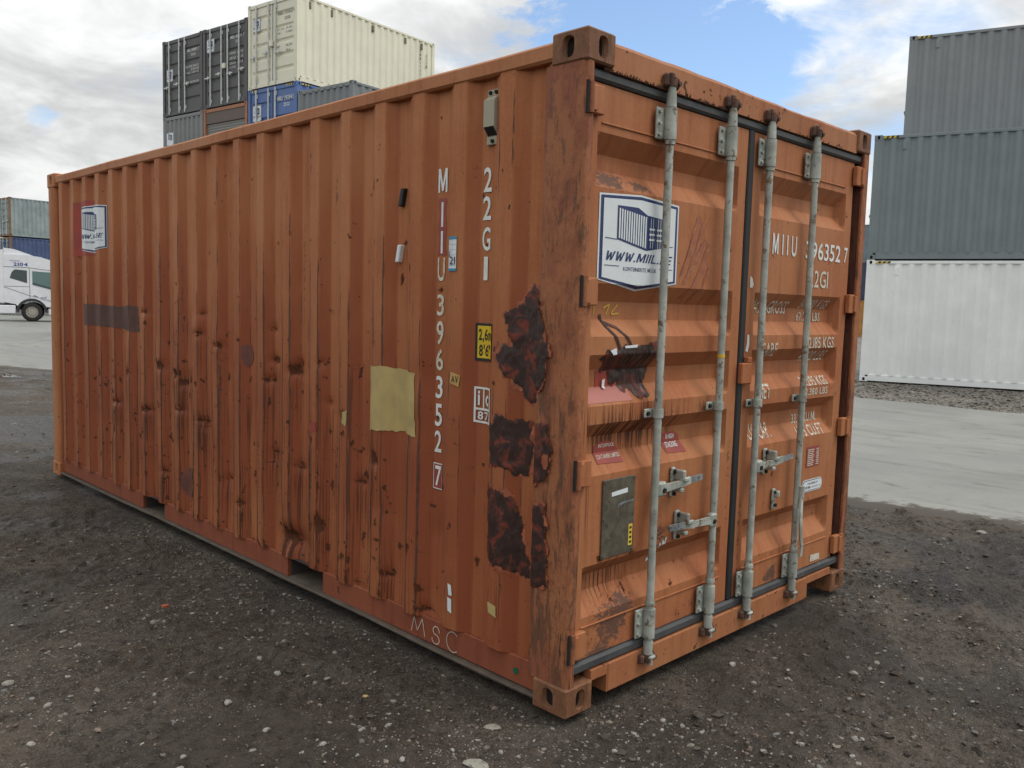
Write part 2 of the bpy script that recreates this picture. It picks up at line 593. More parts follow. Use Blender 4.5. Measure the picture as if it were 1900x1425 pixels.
simple('pink_paint', (0.42, 0.155, 0.125), 0.6, 0, 0.06, 8)
simple('chalk', (0.55, 0.44, 0.36), 0.8)
simple('data_plate', (0.115, 0.10, 0.072), 0.5, 0.25, 0.22, 25, (0.055, 0.045, 0.032), 0.001)
simple('green_tag', (0.01, 0.12, 0.06), 0.5)
simple('tan_tag', (0.42, 0.25, 0.08), 0.6)
simple('dusty_steel', (0.095, 0.074, 0.056), 0.85, 0, 0.25, 10, (0.09, 0.06, 0.04), 0.001)
simple('underside', (0.05, 0.038, 0.032), 0.9, 0, 0.3, 6)

m, t = new_mat('sealant_tar')
co = t.n('TexCoord').outputs['Object']
n1 = t.noise(co, 14, 7, 0.65, 0.6)
c = t.mix(t.mr(n1, 0.50, 0.64), (0.040, 0.022, 0.018), (0.17, 0.036, 0.020))
c = t.mix(t.mr(t.noise(co, 55, 5, .7), 0.60, 0.72), c, (0.060, 0.036, 0.028))
finish(t, c, t.mr(n1, .3, .7, 0.28, 0.5), 0, t.noise(t.map(co, (1, 1, .35)), 30, 4, 0.6, 0.8), 0.004, 1.0, 0.32)


simple('highlight_edge', (0.30, 0.085, 0.040), 0.6, 0, 0.3, 26, (0.46, 0.33, 0.24), 0.001, dirt_at=0.62)

# ------------------------------------------------------------------ ground
def rise(x, y):
    return 0.085 * sstep(y, 8, 20) * sstep(y, 42, 27)


ROAD_NEAR = [(-12, 6.2), (-6, 5.2), (-0.33, 4.80), (0.9, 4.70), (5, 4.15), (10, 3.6), (14.0, 3.25), (15.8, 2.85), (17.2, 2.3), (24, 1.2), (50, -4), (140, -24)]
ROAD_FAR = [(-12, 13.3), (-3, 13.6), (2, 13.86), (4.8, 13.97), (20, 14.4), (45, 30), (70, 45), (140, 60)]


def road_x(y, tab):
    return np.interp(y, [p[0] for p in tab], [p[1] for p in tab])


def ground_h(x, y):
    x = np.asarray(x, float)
    y = np.asarray(y, float)
    h = 0.016 * fbm(x * .8, y * .8, 1, 3) + 0.014 * fbm(x * 3.1, y * 3.1, 2, 4)
    mud = sstep(fbm(x * 0.55 + 9, y * 0.55, 5, 3), -0.25, 0.30)
    right = sstep(x - y * .4, 0.8, 3.0)
    rid = np.abs(fbm(x * 9 + 3 * fbm(x * 2, y * 2, 9), y * 9, 7, 4))
    h = h + (0.018 + 0.048 * np.maximum(mud * .55, right)) * (rid - 0.25) + 0.010 * fbm(x * 17, y * 17, 8, 2) * (.5 + mud)
    # pressed tyre tracks
    for ox, oy, an_, hw, hl, ph in ((-1.05, 2.0, 0.37, .20, 3.2, 0), (-2.05, 2.4, 0.37, .20, 3.4, 1), (2.6, -1.0, -1.05, .22, 3.0, 2), (3.1, -.1, -1.05, .22, 3.0, 3)):
        ca_, sa_ = math.cos(an_), math.sin(an_)
        a = (x - ox) * ca_ + (y - oy) * sa_ + .06 * np.sin((y - oy) * 1.1 + ph)
        b = -(x - ox) * sa_ + (y - oy) * ca_
        band = sstep(np.abs(a), hw, hw * .6) * sstep(np.abs(b), hl, hl * .7)
        lip_ = np.exp(-((np.abs(a) - hw * 1.15) / .05) ** 2) * sstep(np.abs(b), hl, hl * .7)
        tread = np.sin(b * 70 + np.abs(a) * 40) * sstep(fbm(x * 1.5, y * 1.5, 90 + ph, 2), -.25, .2)
        h = h * (1 - .55 * band) + band * (-0.018 + 0.011 * tread) + .012 * lip_ * (.4 + vnoise(x * 5, y * 5, 33))
    h = h - 0.008
    foot = sstep(np.abs(x - 1.219), 1.45, 1.2) * sstep(np.abs(y - 3.03), 3.26, 3.0)
    h = h * (1 - foot) - 0.030 * foot
    rd = sstep(x - road_x(y, ROAD_NEAR), 0.15, 0.7) * sstep(road_x(y, ROAD_FAR) - x, 0.15, 0.7)
    h = h * (1 - rd) - 0.10 * rd
    edge = np.exp(-((x - road_x(y, ROAD_NEAR) + 0.35) / 0.5) ** 2)
    h = h + edge * (0.008 + 0.030 * fbm(x * 2.4, y * 2.4, 44, 4))
    far = sstep(np.hypot(x, y), 16, 30)
    return h * (1 - far * (1 - rd)) - 0.01 * far + rise(x, y)


def axis(lo, hi, step, end):
    a = list(np.arange(lo, hi + 1e-6, step))
    s_, p = step, hi
    while p < end:
        s_ *= 1.11
        p += s_
        a.append(p)
    s_, p = step, lo
    while p > -end:
        s_ *= 1.11
        p -= s_
        a.insert(0, p)
    return np.array(a)


gx = axis(-4.2, 5.4, 0.021, 420)
gy = axis(-3.0, 5.4, 0.021, 420)
X, Y = np.meshgrid(gx, gy, indexing='ij')
Zg = ground_h(X, Y)
nx_, ny_ = X.shape
me = bpy.data.meshes.new('ground')
V = np.stack([X, Y, Zg], -1).reshape(-1, 3)
idx = np.arange(nx_ * ny_).reshape(nx_, ny_)
F = np.stack([idx[:-1, :-1], idx[1:, :-1], idx[1:, 1:], idx[:-1, 1:]], -1).reshape(-1, 4)
me.vertices.add(len(V))
me.vertices.foreach_set('co', V.ravel())
me.loops.add(F.size)
me.loops.foreach_set('vertex_index', F.ravel().astype(np.int32))
me.polygons.add(len(F))
me.polygons.foreach_set('loop_start', np.arange(0, F.size, 4, dtype=np.int32))
me.polygons.foreach_set('use_smooth', np.ones(len(F), bool))
me.update()
me.validate()

m, t = new_mat('ground_mud')
co = t.n('TexCoord').outputs['Object']
n1 = t.noise(co, 0.45, 6, 0.6)
n2 = t.noise(co, 2.6, 6, 0.65)
n3 = t.noise(co, 22, 5, 0.7)
n4 = t.noise(co, 105, 4, 0.7)
c = t.mix(t.mr(n2, 0.34, 0.66), (0.064, 0.049, 0.036), (0.120, 0.095, 0.071))
c = t.mix(t.m('MULTIPLY', t.mr(n1, 0.42, 0.66), 0.7), c, (0.152, 0.126, 0.098))
c = t.mix(t.m('MULTIPLY', t.mr(n3, 0.40, 0.70), 0.85), c, (0.024, 0.019, 0.015))
c = t.mix(t.m('MULTIPLY', t.mr(n4, 0.50, 0.68), 0.60), c, (0.22, 0.195, 0.16))
vo = t.n('TexVoronoi', {'feature': 'F1'}, Vector=co, Scale=85.0)
grit = t.m('MULTIPLY', t.mr(vo.outputs['Distance'], 0.30, 0.22), t.mr(t.noise(co, 7, 4, .6), 0.40, 0.56))
csel = t.n('SeparateColor', None, Color=vo.outputs['Color'])
grit = t.m('MULTIPLY', grit, t.mr(csel.outputs[0], 0.35, 0.45))
c = t.mix(t.m('MULTIPLY', grit, 0.85), c, t.mix(csel.outputs[1], (0.11, 0.095, 0.08), (0.34, 0.31, 0.27)))
# gravel apron beyond the road
sx = t.n('SeparateXYZ', None, Vector=co)
gr = t.mr(sx.outputs[0], 13.0, 14.0)
vg = t.n('TexVoronoi', {'feature': 'F1'}, Vector=co, Scale=22.0)
c = t.mix(gr, c, t.mix(t.n('SeparateColor', None, Color=vg.outputs['Color']).outputs[0], (0.10, 0.088, 0.072), (0.30, 0.275, 0.24)))
wet = t.mr(t.noise(co, 0.9, 4, 0.5), 0.46, 0.62)
for wx, wy, wr_ in ((2.95, -0.35, .55), (3.9, -0.5, .8), (-1.9, 4.6, 1.0), (-3.0, 7.5, 1.6), (0.6, 9.0, 1.5)):
    dd_ = t.n('VectorMath', {'operation': 'DISTANCE'}, _0=t.map(co, (1, 1, 0)), _1=(wx, wy, 0)).outputs['Value']
    wet = t.m('MAXIMUM', wet, t.mr(t.m('ADD', dd_, t.m('MULTIPLY', t.m('SUBTRACT', n2, .5), 1.6)), wr_ * .5, wr_, 1.35, 0))
c = t.mix(t.m('MULTIPLY', wet, 0.5), c, (0.026, 0.021, 0.018))
rg = t.m('SUBTRACT', t.mr(n3, 0.3, 0.7, 0.70, 0.92), t.m('MULTIPLY', wet, 0.44))
h = t.m('ADD', n3, t.m('MULTIPLY', n4, 0.4))
finish(t, c, rg, 0, h, 0.046, 1.0, 0.28)
me.materials.append(m)
ground = link('ground', me)
tag(ground, kind='structure')

# concrete road sheet
m, t = new_mat('concrete_road')
co = t.n('TexCoord').outputs['Object']
n1 = t.noise(co, 0.35, 6, 0.62)
n2 = t.noise(t.map(co, (1.6, .35, 1)), 1.6, 7, 0.65)
n3 = t.noise(co, 26, 6, 0.7)
c = t.mix(t.mr(n1, 0.35, 0.65), (0.190, 0.191, 0.174), (0.250, 0.252, 0.228))
c = t.mix(t.m('MULTIPLY', t.mr(n2, 0.47, 0.68), 0.55), c, (0.135, 0.13, 0.115))
c = t.mix(t.m('MULTIPLY', t.mr(n3, 0.45, 0.7), 0.25), c, (0.16, 0.155, 0.14))
dm = t.mr(t.noise(t.map(co, (1.3, .5, 1)), 3.2, 7, .7), 0.58, 0.68)
c = t.mix(t.m('MULTIPLY', dm, 0.7), c, (0.10, 0.088, 0.075))
ea = t.n('Attribute', {'attribute_name': 'edge'}).outputs['Fac']
em = t.mr(t.m('ADD', ea, t.m('MULTIPLY', t.m('SUBTRACT', t.noise(co, 5, 7, .7), 0.5), 1.3)), 0.55, 0.75)
c = t.mix(em, c, (0.070, 0.058, 0.047))
finish(t, c, t.mr(n1, .35, .65, 0.55, 0.8), 0, n3, 0.004, 1.0, 0.4)
ys = np.concatenate([np.arange(-12, 30, 0.12), np.arange(30, 140, 1.0)])
rowsx = []
for y in ys:
    a = road_x(y, ROAD_NEAR) + 0.16 * fbm(np.array(y * 1.3), np.array(2.0), 31, 4)
    b = road_x(y, ROAD_FAR) + 0.14 * fbm(np.array(y * 1.1), np.array(7.0), 37, 4)
    wv = np.array([0, .1, .3, .6, 1.0])
    rowsx.append(np.concatenate([a + wv, np.linspace(a + 2, b - 2, 10), b - wv[::-1]]))
RX = np.array(rowsx)
RY = np.repeat(ys[:, None], RX.shape[1], 1)
RZ = rise(RX, RY) + 0.010 + 0.006 * fbm(RX * .5, RY * .5, 41, 2)
RZ[:, 0] -= 0.05
RZ[:, -1] -= 0.05
mb = MB().grid(np.stack([RX, RY, RZ], -1), 0, True, True)
me = mb.mesh('concrete_road', 'concrete_road')
at = me.attributes.new('edge', 'FLOAT', 'POINT')
nc = RX.shape[1]
e1 = np.zeros(RX.shape)
e1[:, :5] = np.array([1, .85, .55, .25, .05])
e1[:, -5:] = np.array([.0, .05, .2, .4, .6])
at.data.foreach_set('value', e1.ravel().astype(np.float32))
tag(link('concrete_road', me), kind='structure')

# puddles
m, t = new_mat('puddle_water')
co = t.n('TexCoord').outputs['Object']
finish(t, (0.030, 0.027, 0.024), 0.06, 0, t.noise(co, 9, 3), 0.002, 0.3, 0.5)


def puddle(pts, z, seed):
    n = len(pts)
    fine = []
    for i in range(n):
        a, b = Vector(pts[i]), Vector(pts[(i + 1) % n])
        for k in range(8):
            p = a.lerp(b, k / 8)
            j = 0.16 * float(fbm(np.array(p.x * 2.2), np.array(p.y * 2.2), seed, 3))
            fine.append((p.x + j, p.y + j * .6))
    mb = MB().add([(x, y, z) for x, y in fine], [tuple(range(len(fine)))])
    o = mb.build('puddle', 'puddle_water', fix=False)
    tag(o, kind='structure')


puddle([(2.95, 13.6), (2.62, 14.9), (2.18, 16.2), (1.72, 17.6), (0.9, 20), (1.5, 17.2), (2.0, 15.2), (2.55, 13.8)], 0.052, 3)

# ------------------------------------------------------------------ main container: surfaces
PITCH, E0 = 0.281, 0.381
SB = np.array([0.0, 0.075, 0.143, 0.213])
SIDE_BREAKS = sorted(E0 + k * PITCH + b for k in range(-2, 21) for b in SB)


def prof(y):
    tt = np.mod(np.asarray(y, float) - E0, PITCH)
    return np.interp(tt, [0, .075, .143, .213, .281], [0, 0, 1, 1, 0])


RUST = [(3.8, 1.11, 0.124, 0.045), (3.53, 1.07, 0.116, 0.033), (3.44, 1.02, 0.065, 0.036), (4.03, 0.78, 0.113, 0.027), (4.61, 0.78, 0.108, 0.017), (3.48, 0.84, 0.099, 0.014), (4.66, 0.56, 0.055, 0.042), (3.74, 0.38, 0.071, 0.019), (2.28, 1.24, 0.042, 0.027), (2.0, 1.25, 0.044, 0.026), (2.31, 1.13, 0.072, 0.018), (2.03, 1.19, 0.088, 0.018), (2.26, 0.72, 0.065, 0.012), (2.27, 0.68, 0.054, 0.012), (3.15, 0.8, 0.099, 0.012), (3.13, 0.76, 0.061, 0.012), (2.63, 0.36, 0.053, 0.026), (2.06, 0.26, 0.112, 0.049), (2.82, 0.48, 0.056, 0.012), (3.19, 1.35, 0.076, 0.027), (2.92, 1.29, 0.085, 0.023), (3.15, 1.48, 0.045, 0.027), (3.08, 1.86, 0.03, 0.02), (4.05, 1.47, 0.075, 0.023), (4.22, 2.1, 0.029, 0.023), (2.24, 1.89, 0.018, 0.018), (2.06, 1.94, 0.017, 0.02), (2.65, 1.59, 0.039, 0.013), (2.65, 1.34, 0.04, 0.019), (2.28, 1.42, 0.047, 0.015), (2.26, 1.24, 0.053, 0.027), (1.71, 1.53, 0.03, 0.019), (0.84, 1.64, 0.029, 0.019), (0.62, 2.15, 0.02, 0.018), (0.94, 2.19, 0.015, 0.012), (1.45, 2.14, 0.022, 0.012), (1.6, 2.16, 0.019, 0.018), (1.87, 2.26, 0.016, 0.025), (1.77, 1.26, 0.046, 0.012), (1.48, 1.27, 0.037, 0.012), (2.03, 1.22, 0.066, 0.029), (1.12, 1.69, 0.02, 0.04), (1.32, 2.12, 0.017, 0.065), (1.03, 1.74, 0.012, 0.034), (1.72, 1.06, 0.045, 0.017), (1.88, 0.85, 0.053, 0.02), (1.29, 0.84, 0.044, 0.037), (1.42, 0.69, 0.064, 0.016), (1.99, 0.68, 0.066, 0.018), (1.13, 1.16, 0.033, 0.023), (1.78, 0.4, 0.062, 0.052), (2.1, 0.28, 0.113, 0.049), (1.69, 0.62, 0.02, 0.051), (0.61, 0.89, 0.024, 0.021), (1.72, 0.29, 0.026, 0.046), (1.41, 0.4, 0.023, 0.055), (1.25, 0.44, 0.035, 0.012), (1.31, 0.55, 0.012, 0.086), (1.29, 1.38, 0.017, 0.026), (1.01, 0.46, 0.02, 0.031), (1.18, 0.28, 0.051, 0.026), (0.93, 0.28, 0.039, 0.02), (0.57, 0.48, 0.02, 0.042), (0.89, 0.19, 0.046, 0.013), (1.54, 0.29, 0.029, 0.028), (2.44, 0.15, 0.051, 0.026), (2.5, 0.56, 0.032, 0.026), (3.36, 1.06, 0.048, 0.05), (3.61, 0.97, 0.034, 0.066), (3.87, 1.24, 0.036, 0.045), (4.36, 1.02, 0.041, 0.04), (4.91, 0.98, 0.035, 0.051), (2.56, 1.0, 0.039, 0.019), (1.55, 0.93, 0.024, 0.027), (0.4, 0.49, 0.038, 0.012), (1.28, 0.81, 0.044, 0.016), (0.71, 1.08, 0.025, 0.019), (0.72, 0.84, 0.032, 0.012), (5.02, 1.19, 0.059, 0.021), (2.83, 1.1, 0.035, 0.04), (3.01, 1.56, 0.036, 0.027), (2.76, 1.37, 0.027, 0.029)]
STREAK = [(1.62, 1.58, 0.024, 0.353), (1.32, 1.56, 0.022, 0.258), (3.77, 1.69, 0.018, 0.441), (3.44, 1.55, 0.016, 0.496), (2.75, 1.75, 0.02, 0.514), (2.89, 1.1, 0.014, 0.469), (1.97, 1.74, 0.012, 0.401), (1.65, 0.69, 0.02, 0.339), (1.85, 0.6, 0.016, 0.322), (4.33, 1.85, 0.015, 0.233), (3.52, 1.26, 0.025, 0.216), (1.67, 2.14, 0.015, 0.16), (2.4, 0.67, 0.013, 0.285), (3.25, 0.72, 0.024, 0.319), (1.32, 0.91, 0.013, 0.319), (1.05, 1.98, 0.012, 0.194)]
# dents: y, z, ry, rz, depth (+ pushes in)
DENT = [(y, z, max(ry * .7, .032), max(rz * .9, .024), 0.007 + .09 * min(ry, .11)) for y, z, ry, rz in RUST if .3 < y and z < 1.5 and ry > .04]
for _ in range(46):
    DENT.append((rng.uniform(0.7, 5.2), rng.uniform(0.25, 1.35), rng.uniform(.03, .10), rng.uniform(.025, .09), rng.uniform(-.004, .010)))
DENT += [(2.06, .26, .16, .08, .024), (3.8, 1.16, .07, .09, -.014), (3.53, 1.12, .06, .08, -.012), (2.92, 1.33, .06, .07, -.012), (3.19, 1.40, .05, .06, -.010)]


def side_x(y, z):
    y = np.asarray(y, float)
    z = np.asarray(z, float)
    low = sstep(z, 1.7, 0.8)
    yw = y + 0.010 * fbm(y * 2.2, z * 2.6, 51, 2) * low
    x = 0.010 + 0.035 * prof(yw)
    for dy, dz, ry, rz, dp in DENT:
        q_ = ((y - dy) / ry) ** 2 + ((z - dz) / rz) ** 2
        x = x + dp * np.exp(-q_ * 1.2)
    x = x + 0.004 * fbm(y * 1.3, z * 1.6, 53, 3) * (0.3 + low)
    return np.clip(x, 0.004, 0.085)


def S(u, v, off):
    return np.stack([side_x(u, v) - off, u, v], -1)


def S_post(u, v, off):
    x = np.where(u < 0.205, 0.0, side_x(u, v))
    return np.stack([x - off, u, v], -1)


CH = [(2.241, 2.171, 2.110, 2.040), (1.679, 1.610, 1.540, 1.474), (1.404, 1.341, 1.275, 1.204), (1.133, 1.075, 1.007, 0.929), (0.572, 0.517, 0.453, 0.366)]
DOOR_Y, DOOR_D = 0.034, 0.054
PANX = [(0.112, 1.115), (1.315, 2.235)]


def door_y(x, z):
    x = np.asarray(x, float)
    z = np.asarray(z, float)
    fz = np.zeros(np.broadcast(x, z).shape)
    for a, b, c_, d in CH:
        fz = np.maximum(fz, np.interp(-z, [-a, -b, -c_, -d], [0, 1, 1, 0]))
    fx = np.zeros_like(fz)
    for a, b in PANX:
        fx = np.maximum(fx, np.interp(x, [a, a + .03, b - .03, b], [0, 1, 1, 0]))
    wob = 0.0025 * fbm(x * 2.5, z * 2.5, 61, 3)
    return DOOR_Y + DOOR_D * np.minimum(fz, fx) + wob


def D(u, v, off):
    return np.stack([u, door_y(u, v) - off, v], -1)


DOOR_ZB = sorted(z for c_ in CH for z in c_)
DOOR_XB = sorted(v for a, b in PANX for v in (a, a + .03, b - .03, b))


def gauss(U, V, L, st=1.0):
    w = np.zeros(U.shape)
    for it in L:
        u0, v0, ru, rv = it[:4]
        k = it[4] if len(it) > 4 else st
        w = np.maximum(w, k * np.exp(-((U - u0) / ru) ** 2 - ((V - v0) / rv) ** 2))
    return w


def set_wear(me, r, g, b, al=None):
    at = me.attributes.new('wear', 'FLOAT_COLOR', 'POINT')
    a = np.stack([r.ravel(), g.ravel(), b.ravel(), np.ones(r.size)], -1).astype(np.float32)
    at.data.foreach_set('color', a.ravel())
    if al is not None:
        a2 = me.attributes.new('tone', 'FLOAT', 'POINT')
        a2.data.foreach_set('value', al.ravel().astype(np.float32))


def refine(br, lo, hi, step):
    p = sorted({lo, hi, *[b for b in br if lo < b < hi]})
    o = []
    for a, b in zip(p[:-1], p[1:]):
        n = max(1, int(round((b - a) / step)))
        o += list(np.linspace(a, b, n, endpoint=False))
    return np.array(o + [hi])


box_c = empty('shipping_container')
tag(box_c, 'weathered orange shipping container standing in the foreground, doors facing right', 'shipping container')
HC, WC, LC = 2.591, 2.438, 6.058

# camera-facing side sheet
yy = refine(SIDE_BREAKS, 0.17, 5.905, 0.0118)
zz_ = np.linspace(0.150, 2.508, 132)
U, Vv = np.meshgrid(yy, zz_, indexing='ij')
P = S(U.ravel(), Vv.ravel(), 0).reshape(U.shape + (3,))
lip = 0.006 * fbm(U * 3, Vv * 0, 71, 3) * sstep(Vv, 0.25, 0.15)
P[..., 2] += lip * 2
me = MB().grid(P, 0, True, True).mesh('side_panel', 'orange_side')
lowband = sstep(Vv, 1.45, 0.75) * (0.35 + 0.65 * sstep(U, 0.5, 1.6)) * sstep(U, 5.6, 4.6)
edge_w = np.exp(-((np.mod(U - E0, PITCH) - 0.0) / .012) ** 2) + np.exp(-((np.mod(U - E0, PITCH) - 0.075) / .012) ** 2) + np.exp(-((np.mod(U - E0, PITCH) - .281) / .012) ** 2)
wr = 0.82 * gauss(U, Vv, RUST) + 0.42 * gauss(U, Vv, STREAK) + 0.12 * lowband + edge_w * (0.10 + 0.30 * lowband) * (0.4 + 1.2 * vnoise(U / PITCH, Vv * 2.2, 81))
wr += 0.35 * sstep(Vv, 0.24, 0.16)
wg = 0.06 + 0.34 * lowband + 0.28 * gauss(U, Vv - 0.0, [(y, z - .10, ry * .8, .14) for y, z, ry, rz in RUST if ry > .035]) + .35 * edge_w * lowband
wb = 0.75 * gauss(U, Vv, STREAK) + 0.45 * edge_w * (0.35 + lowband) * (.3 + 1.1 * vnoise(U / PITCH, Vv * 1.7, 87))
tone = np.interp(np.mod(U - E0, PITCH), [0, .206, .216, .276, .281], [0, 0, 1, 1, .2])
tone = np.clip(tone * (.75 + .35 * fbm(U * 2, Vv * 2, 85, 3)) * (.55 + .45 * sstep(Vv, 2.4, 1.2)) + .80 * sstep(Vv, 2.3, 0.8) * (0.75 + .8 * fbm(U * 1.6, Vv * 1.5, 86, 3)), 0, 1)  # paint redder low down; light on the upper wall is partly painted in
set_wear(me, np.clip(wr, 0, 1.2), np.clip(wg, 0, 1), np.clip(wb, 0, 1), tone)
for nm_, ar in (('crease', np.clip((np.exp(-(np.minimum(np.mod(U - E0, PITCH), PITCH - np.mod(U - E0, PITCH)) / .0085) ** 2) + np.exp(-((np.mod(U - E0, PITCH) - .075) / .0085) ** 2) + .5 * np.exp(-((np.mod(U - E0, PITCH) - .143) / .0085) ** 2) + .5 * np.exp(-((np.mod(U - E0, PITCH) - .213) / .0085) ** 2)) * (.42 + .58 * sstep(Vv, 2.2, 1.1) * (.3 + .7 * sstep(U, .55, 1.3))) * (.35 + .9 * vnoise(U / PITCH * 2, Vv * 1.3, 83)), 0, 1)),
                ('low', np.clip(sstep(Vv, 1.55, 1.0) * (.25 + .75 * sstep(U, .6, 1.4)), 0, 1))):
    a_ = me.attributes.new(nm_, 'FLOAT', 'POINT')
    a_.data.foreach_set('value', ar.ravel().astype(np.float32))
me.set_sharp_from_angle(angle=R(16))
side_panel = link('side_panel', me, box_c)


def corr_sheet(y0, y1, z0, z1, x_out, x_in, pitch=PITCH, e0=E0):
    """plain corrugated sheet in the plane x = const"""
    br = [e0 + k * pitch + b * pitch / PITCH for k in range(-40, 60) for b in SB]
    ys_ = [y0] + [b for b in br if y0 < b < y1] + [y1]
    tt = np.mod(np.array(ys_) - e0 + 1e-9, pitch) / pitch * PITCH
    pr_ = np.interp(tt, [0, .075, .143, .213, .281], [0, 0, 1, 1, 0])
    P = np.zeros((len(ys_), 2, 3))
    P[:, :, 0] = (x_out + (x_in - x_out) * pr_)[:, None]
    P[:, :, 1] = np.array(ys_)[:, None]
    P[:, 0, 2], P[:, 1, 2] = z0, z1
    return P


mb = MB().grid(corr_sheet(.17, 5.905, .15, 2.508, 2.428, 2.393), 0, False)
mb.build('side_panel', 'orange_side', box_c, fix=False)
P = corr_sheet(.06, 2.378, .15, 2.508, 6.045, 6.010)[..., [1, 0, 2]]
MB().grid(P, 0, False).build('end_panel', 'orange_side', box_c, fix=False)
# roof with shallow cross corrugations
P = corr_sheet(.05, 6.01, .05, 2.388, 2.552, 2.536)[..., [2, 1, 0]]
MB().grid(P, 0, False).build('roof', 'orange_rail', box_c, fix=False)


# rails as slightly wavering bars
def bar(sec, path_y, wob, seed, m=0, ax=1):
    """sec: list of (x,z) closed section; swept along y with a small wobble"""
    n = len(sec)
    P = np.zeros((len(path_y), n, 3))
    for j, (x, z) in enumerate(sec):
        P[:, j, 0] = x + wob * fbm(path_y * 1.7, np.zeros_like(path_y) + j * .05, seed, 3)
        P[:, j, 1] = path_y
        P[:, j, 2] = z + wob * 1.2 * fbm(path_y * 1.3, np.zeros_like(path_y) + j * .05 + 9, seed + 3, 3)
    mb = MB()
    Q = np.concatenate([P, P[:, :1]], 1)
    mb.grid(Q, m, False)
    mb.add(P[0].tolist(), [tuple(range(n))], m)
    mb.add(P[-1].tolist(), [tuple(range(n))[::-1]], m)
    return mb


def csec(x0, x1, z0, z1, c):
    return [(x0 + c, z0), (x1 - c, z0), (x1, z0 + c), (x1, z1 - c), (x1 - c, z1), (x0 + c, z1), (x0, z1 - c), (x0, z0 + c)]


py_ = np.arange(.15, 5.91, .06)
bar(csec(.003, .064, 2.498, 2.566, .010), py_, .004, 91).build('top_rail', 'orange_rail', box_c)
bar(csec(2.374, 2.435, 2.498, 2.566, .010), py_, .002, 93).build('top_rail', 'orange_rail', box_c)
for k, (a, b) in enumerate([(.172, 1.747), (2.106, 3.764), (4.132, 5.89)]):
    pl = np.linspace(a, b, max(8, int((b - a) / .05)))
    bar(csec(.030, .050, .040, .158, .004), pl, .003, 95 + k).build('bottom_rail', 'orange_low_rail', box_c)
    MB().box(2.388, 2.408, a, b, .04, .158).build('bottom_rail', 'orange_low_rail', box_c)
pl = np.linspace(.172, 5.89, 130)
bar(csec(.006, .075, .024, .0385, .004), pl, .007, 99).build('rail_flange', 'dusty_steel', box_c)
for a, b in ((1.747, 2.106), (3.764, 4.132)):
    mb = MB()
    mb.box(.050, 2.388, a + .004, a + .012, .04, .156)
    mb.box(.050, 2.388, b - .012, b - .004, .04, .156)
    mb.box(.031, 2.4, a + .012, b - .012, .150, .157)
    mb.box(.04, 2.39, a + .012, b - .012, .040, .046, 1)
    mb.build('fork_pocket', ['underside', 'dusty_steel'], box_c)
MB().box(.052, 2.386, .1, 5.95, .160, .19).build('floor', 'underside', box_c)
for k in range(17):
    y = .35 + k * .33
    if not (1.70 < y < 2.15 or 3.72 < y < 4.18):
        MB().box(.055, 2.383, y, y + .05, .042, .158).build('cross_member', 'underside', box_c)


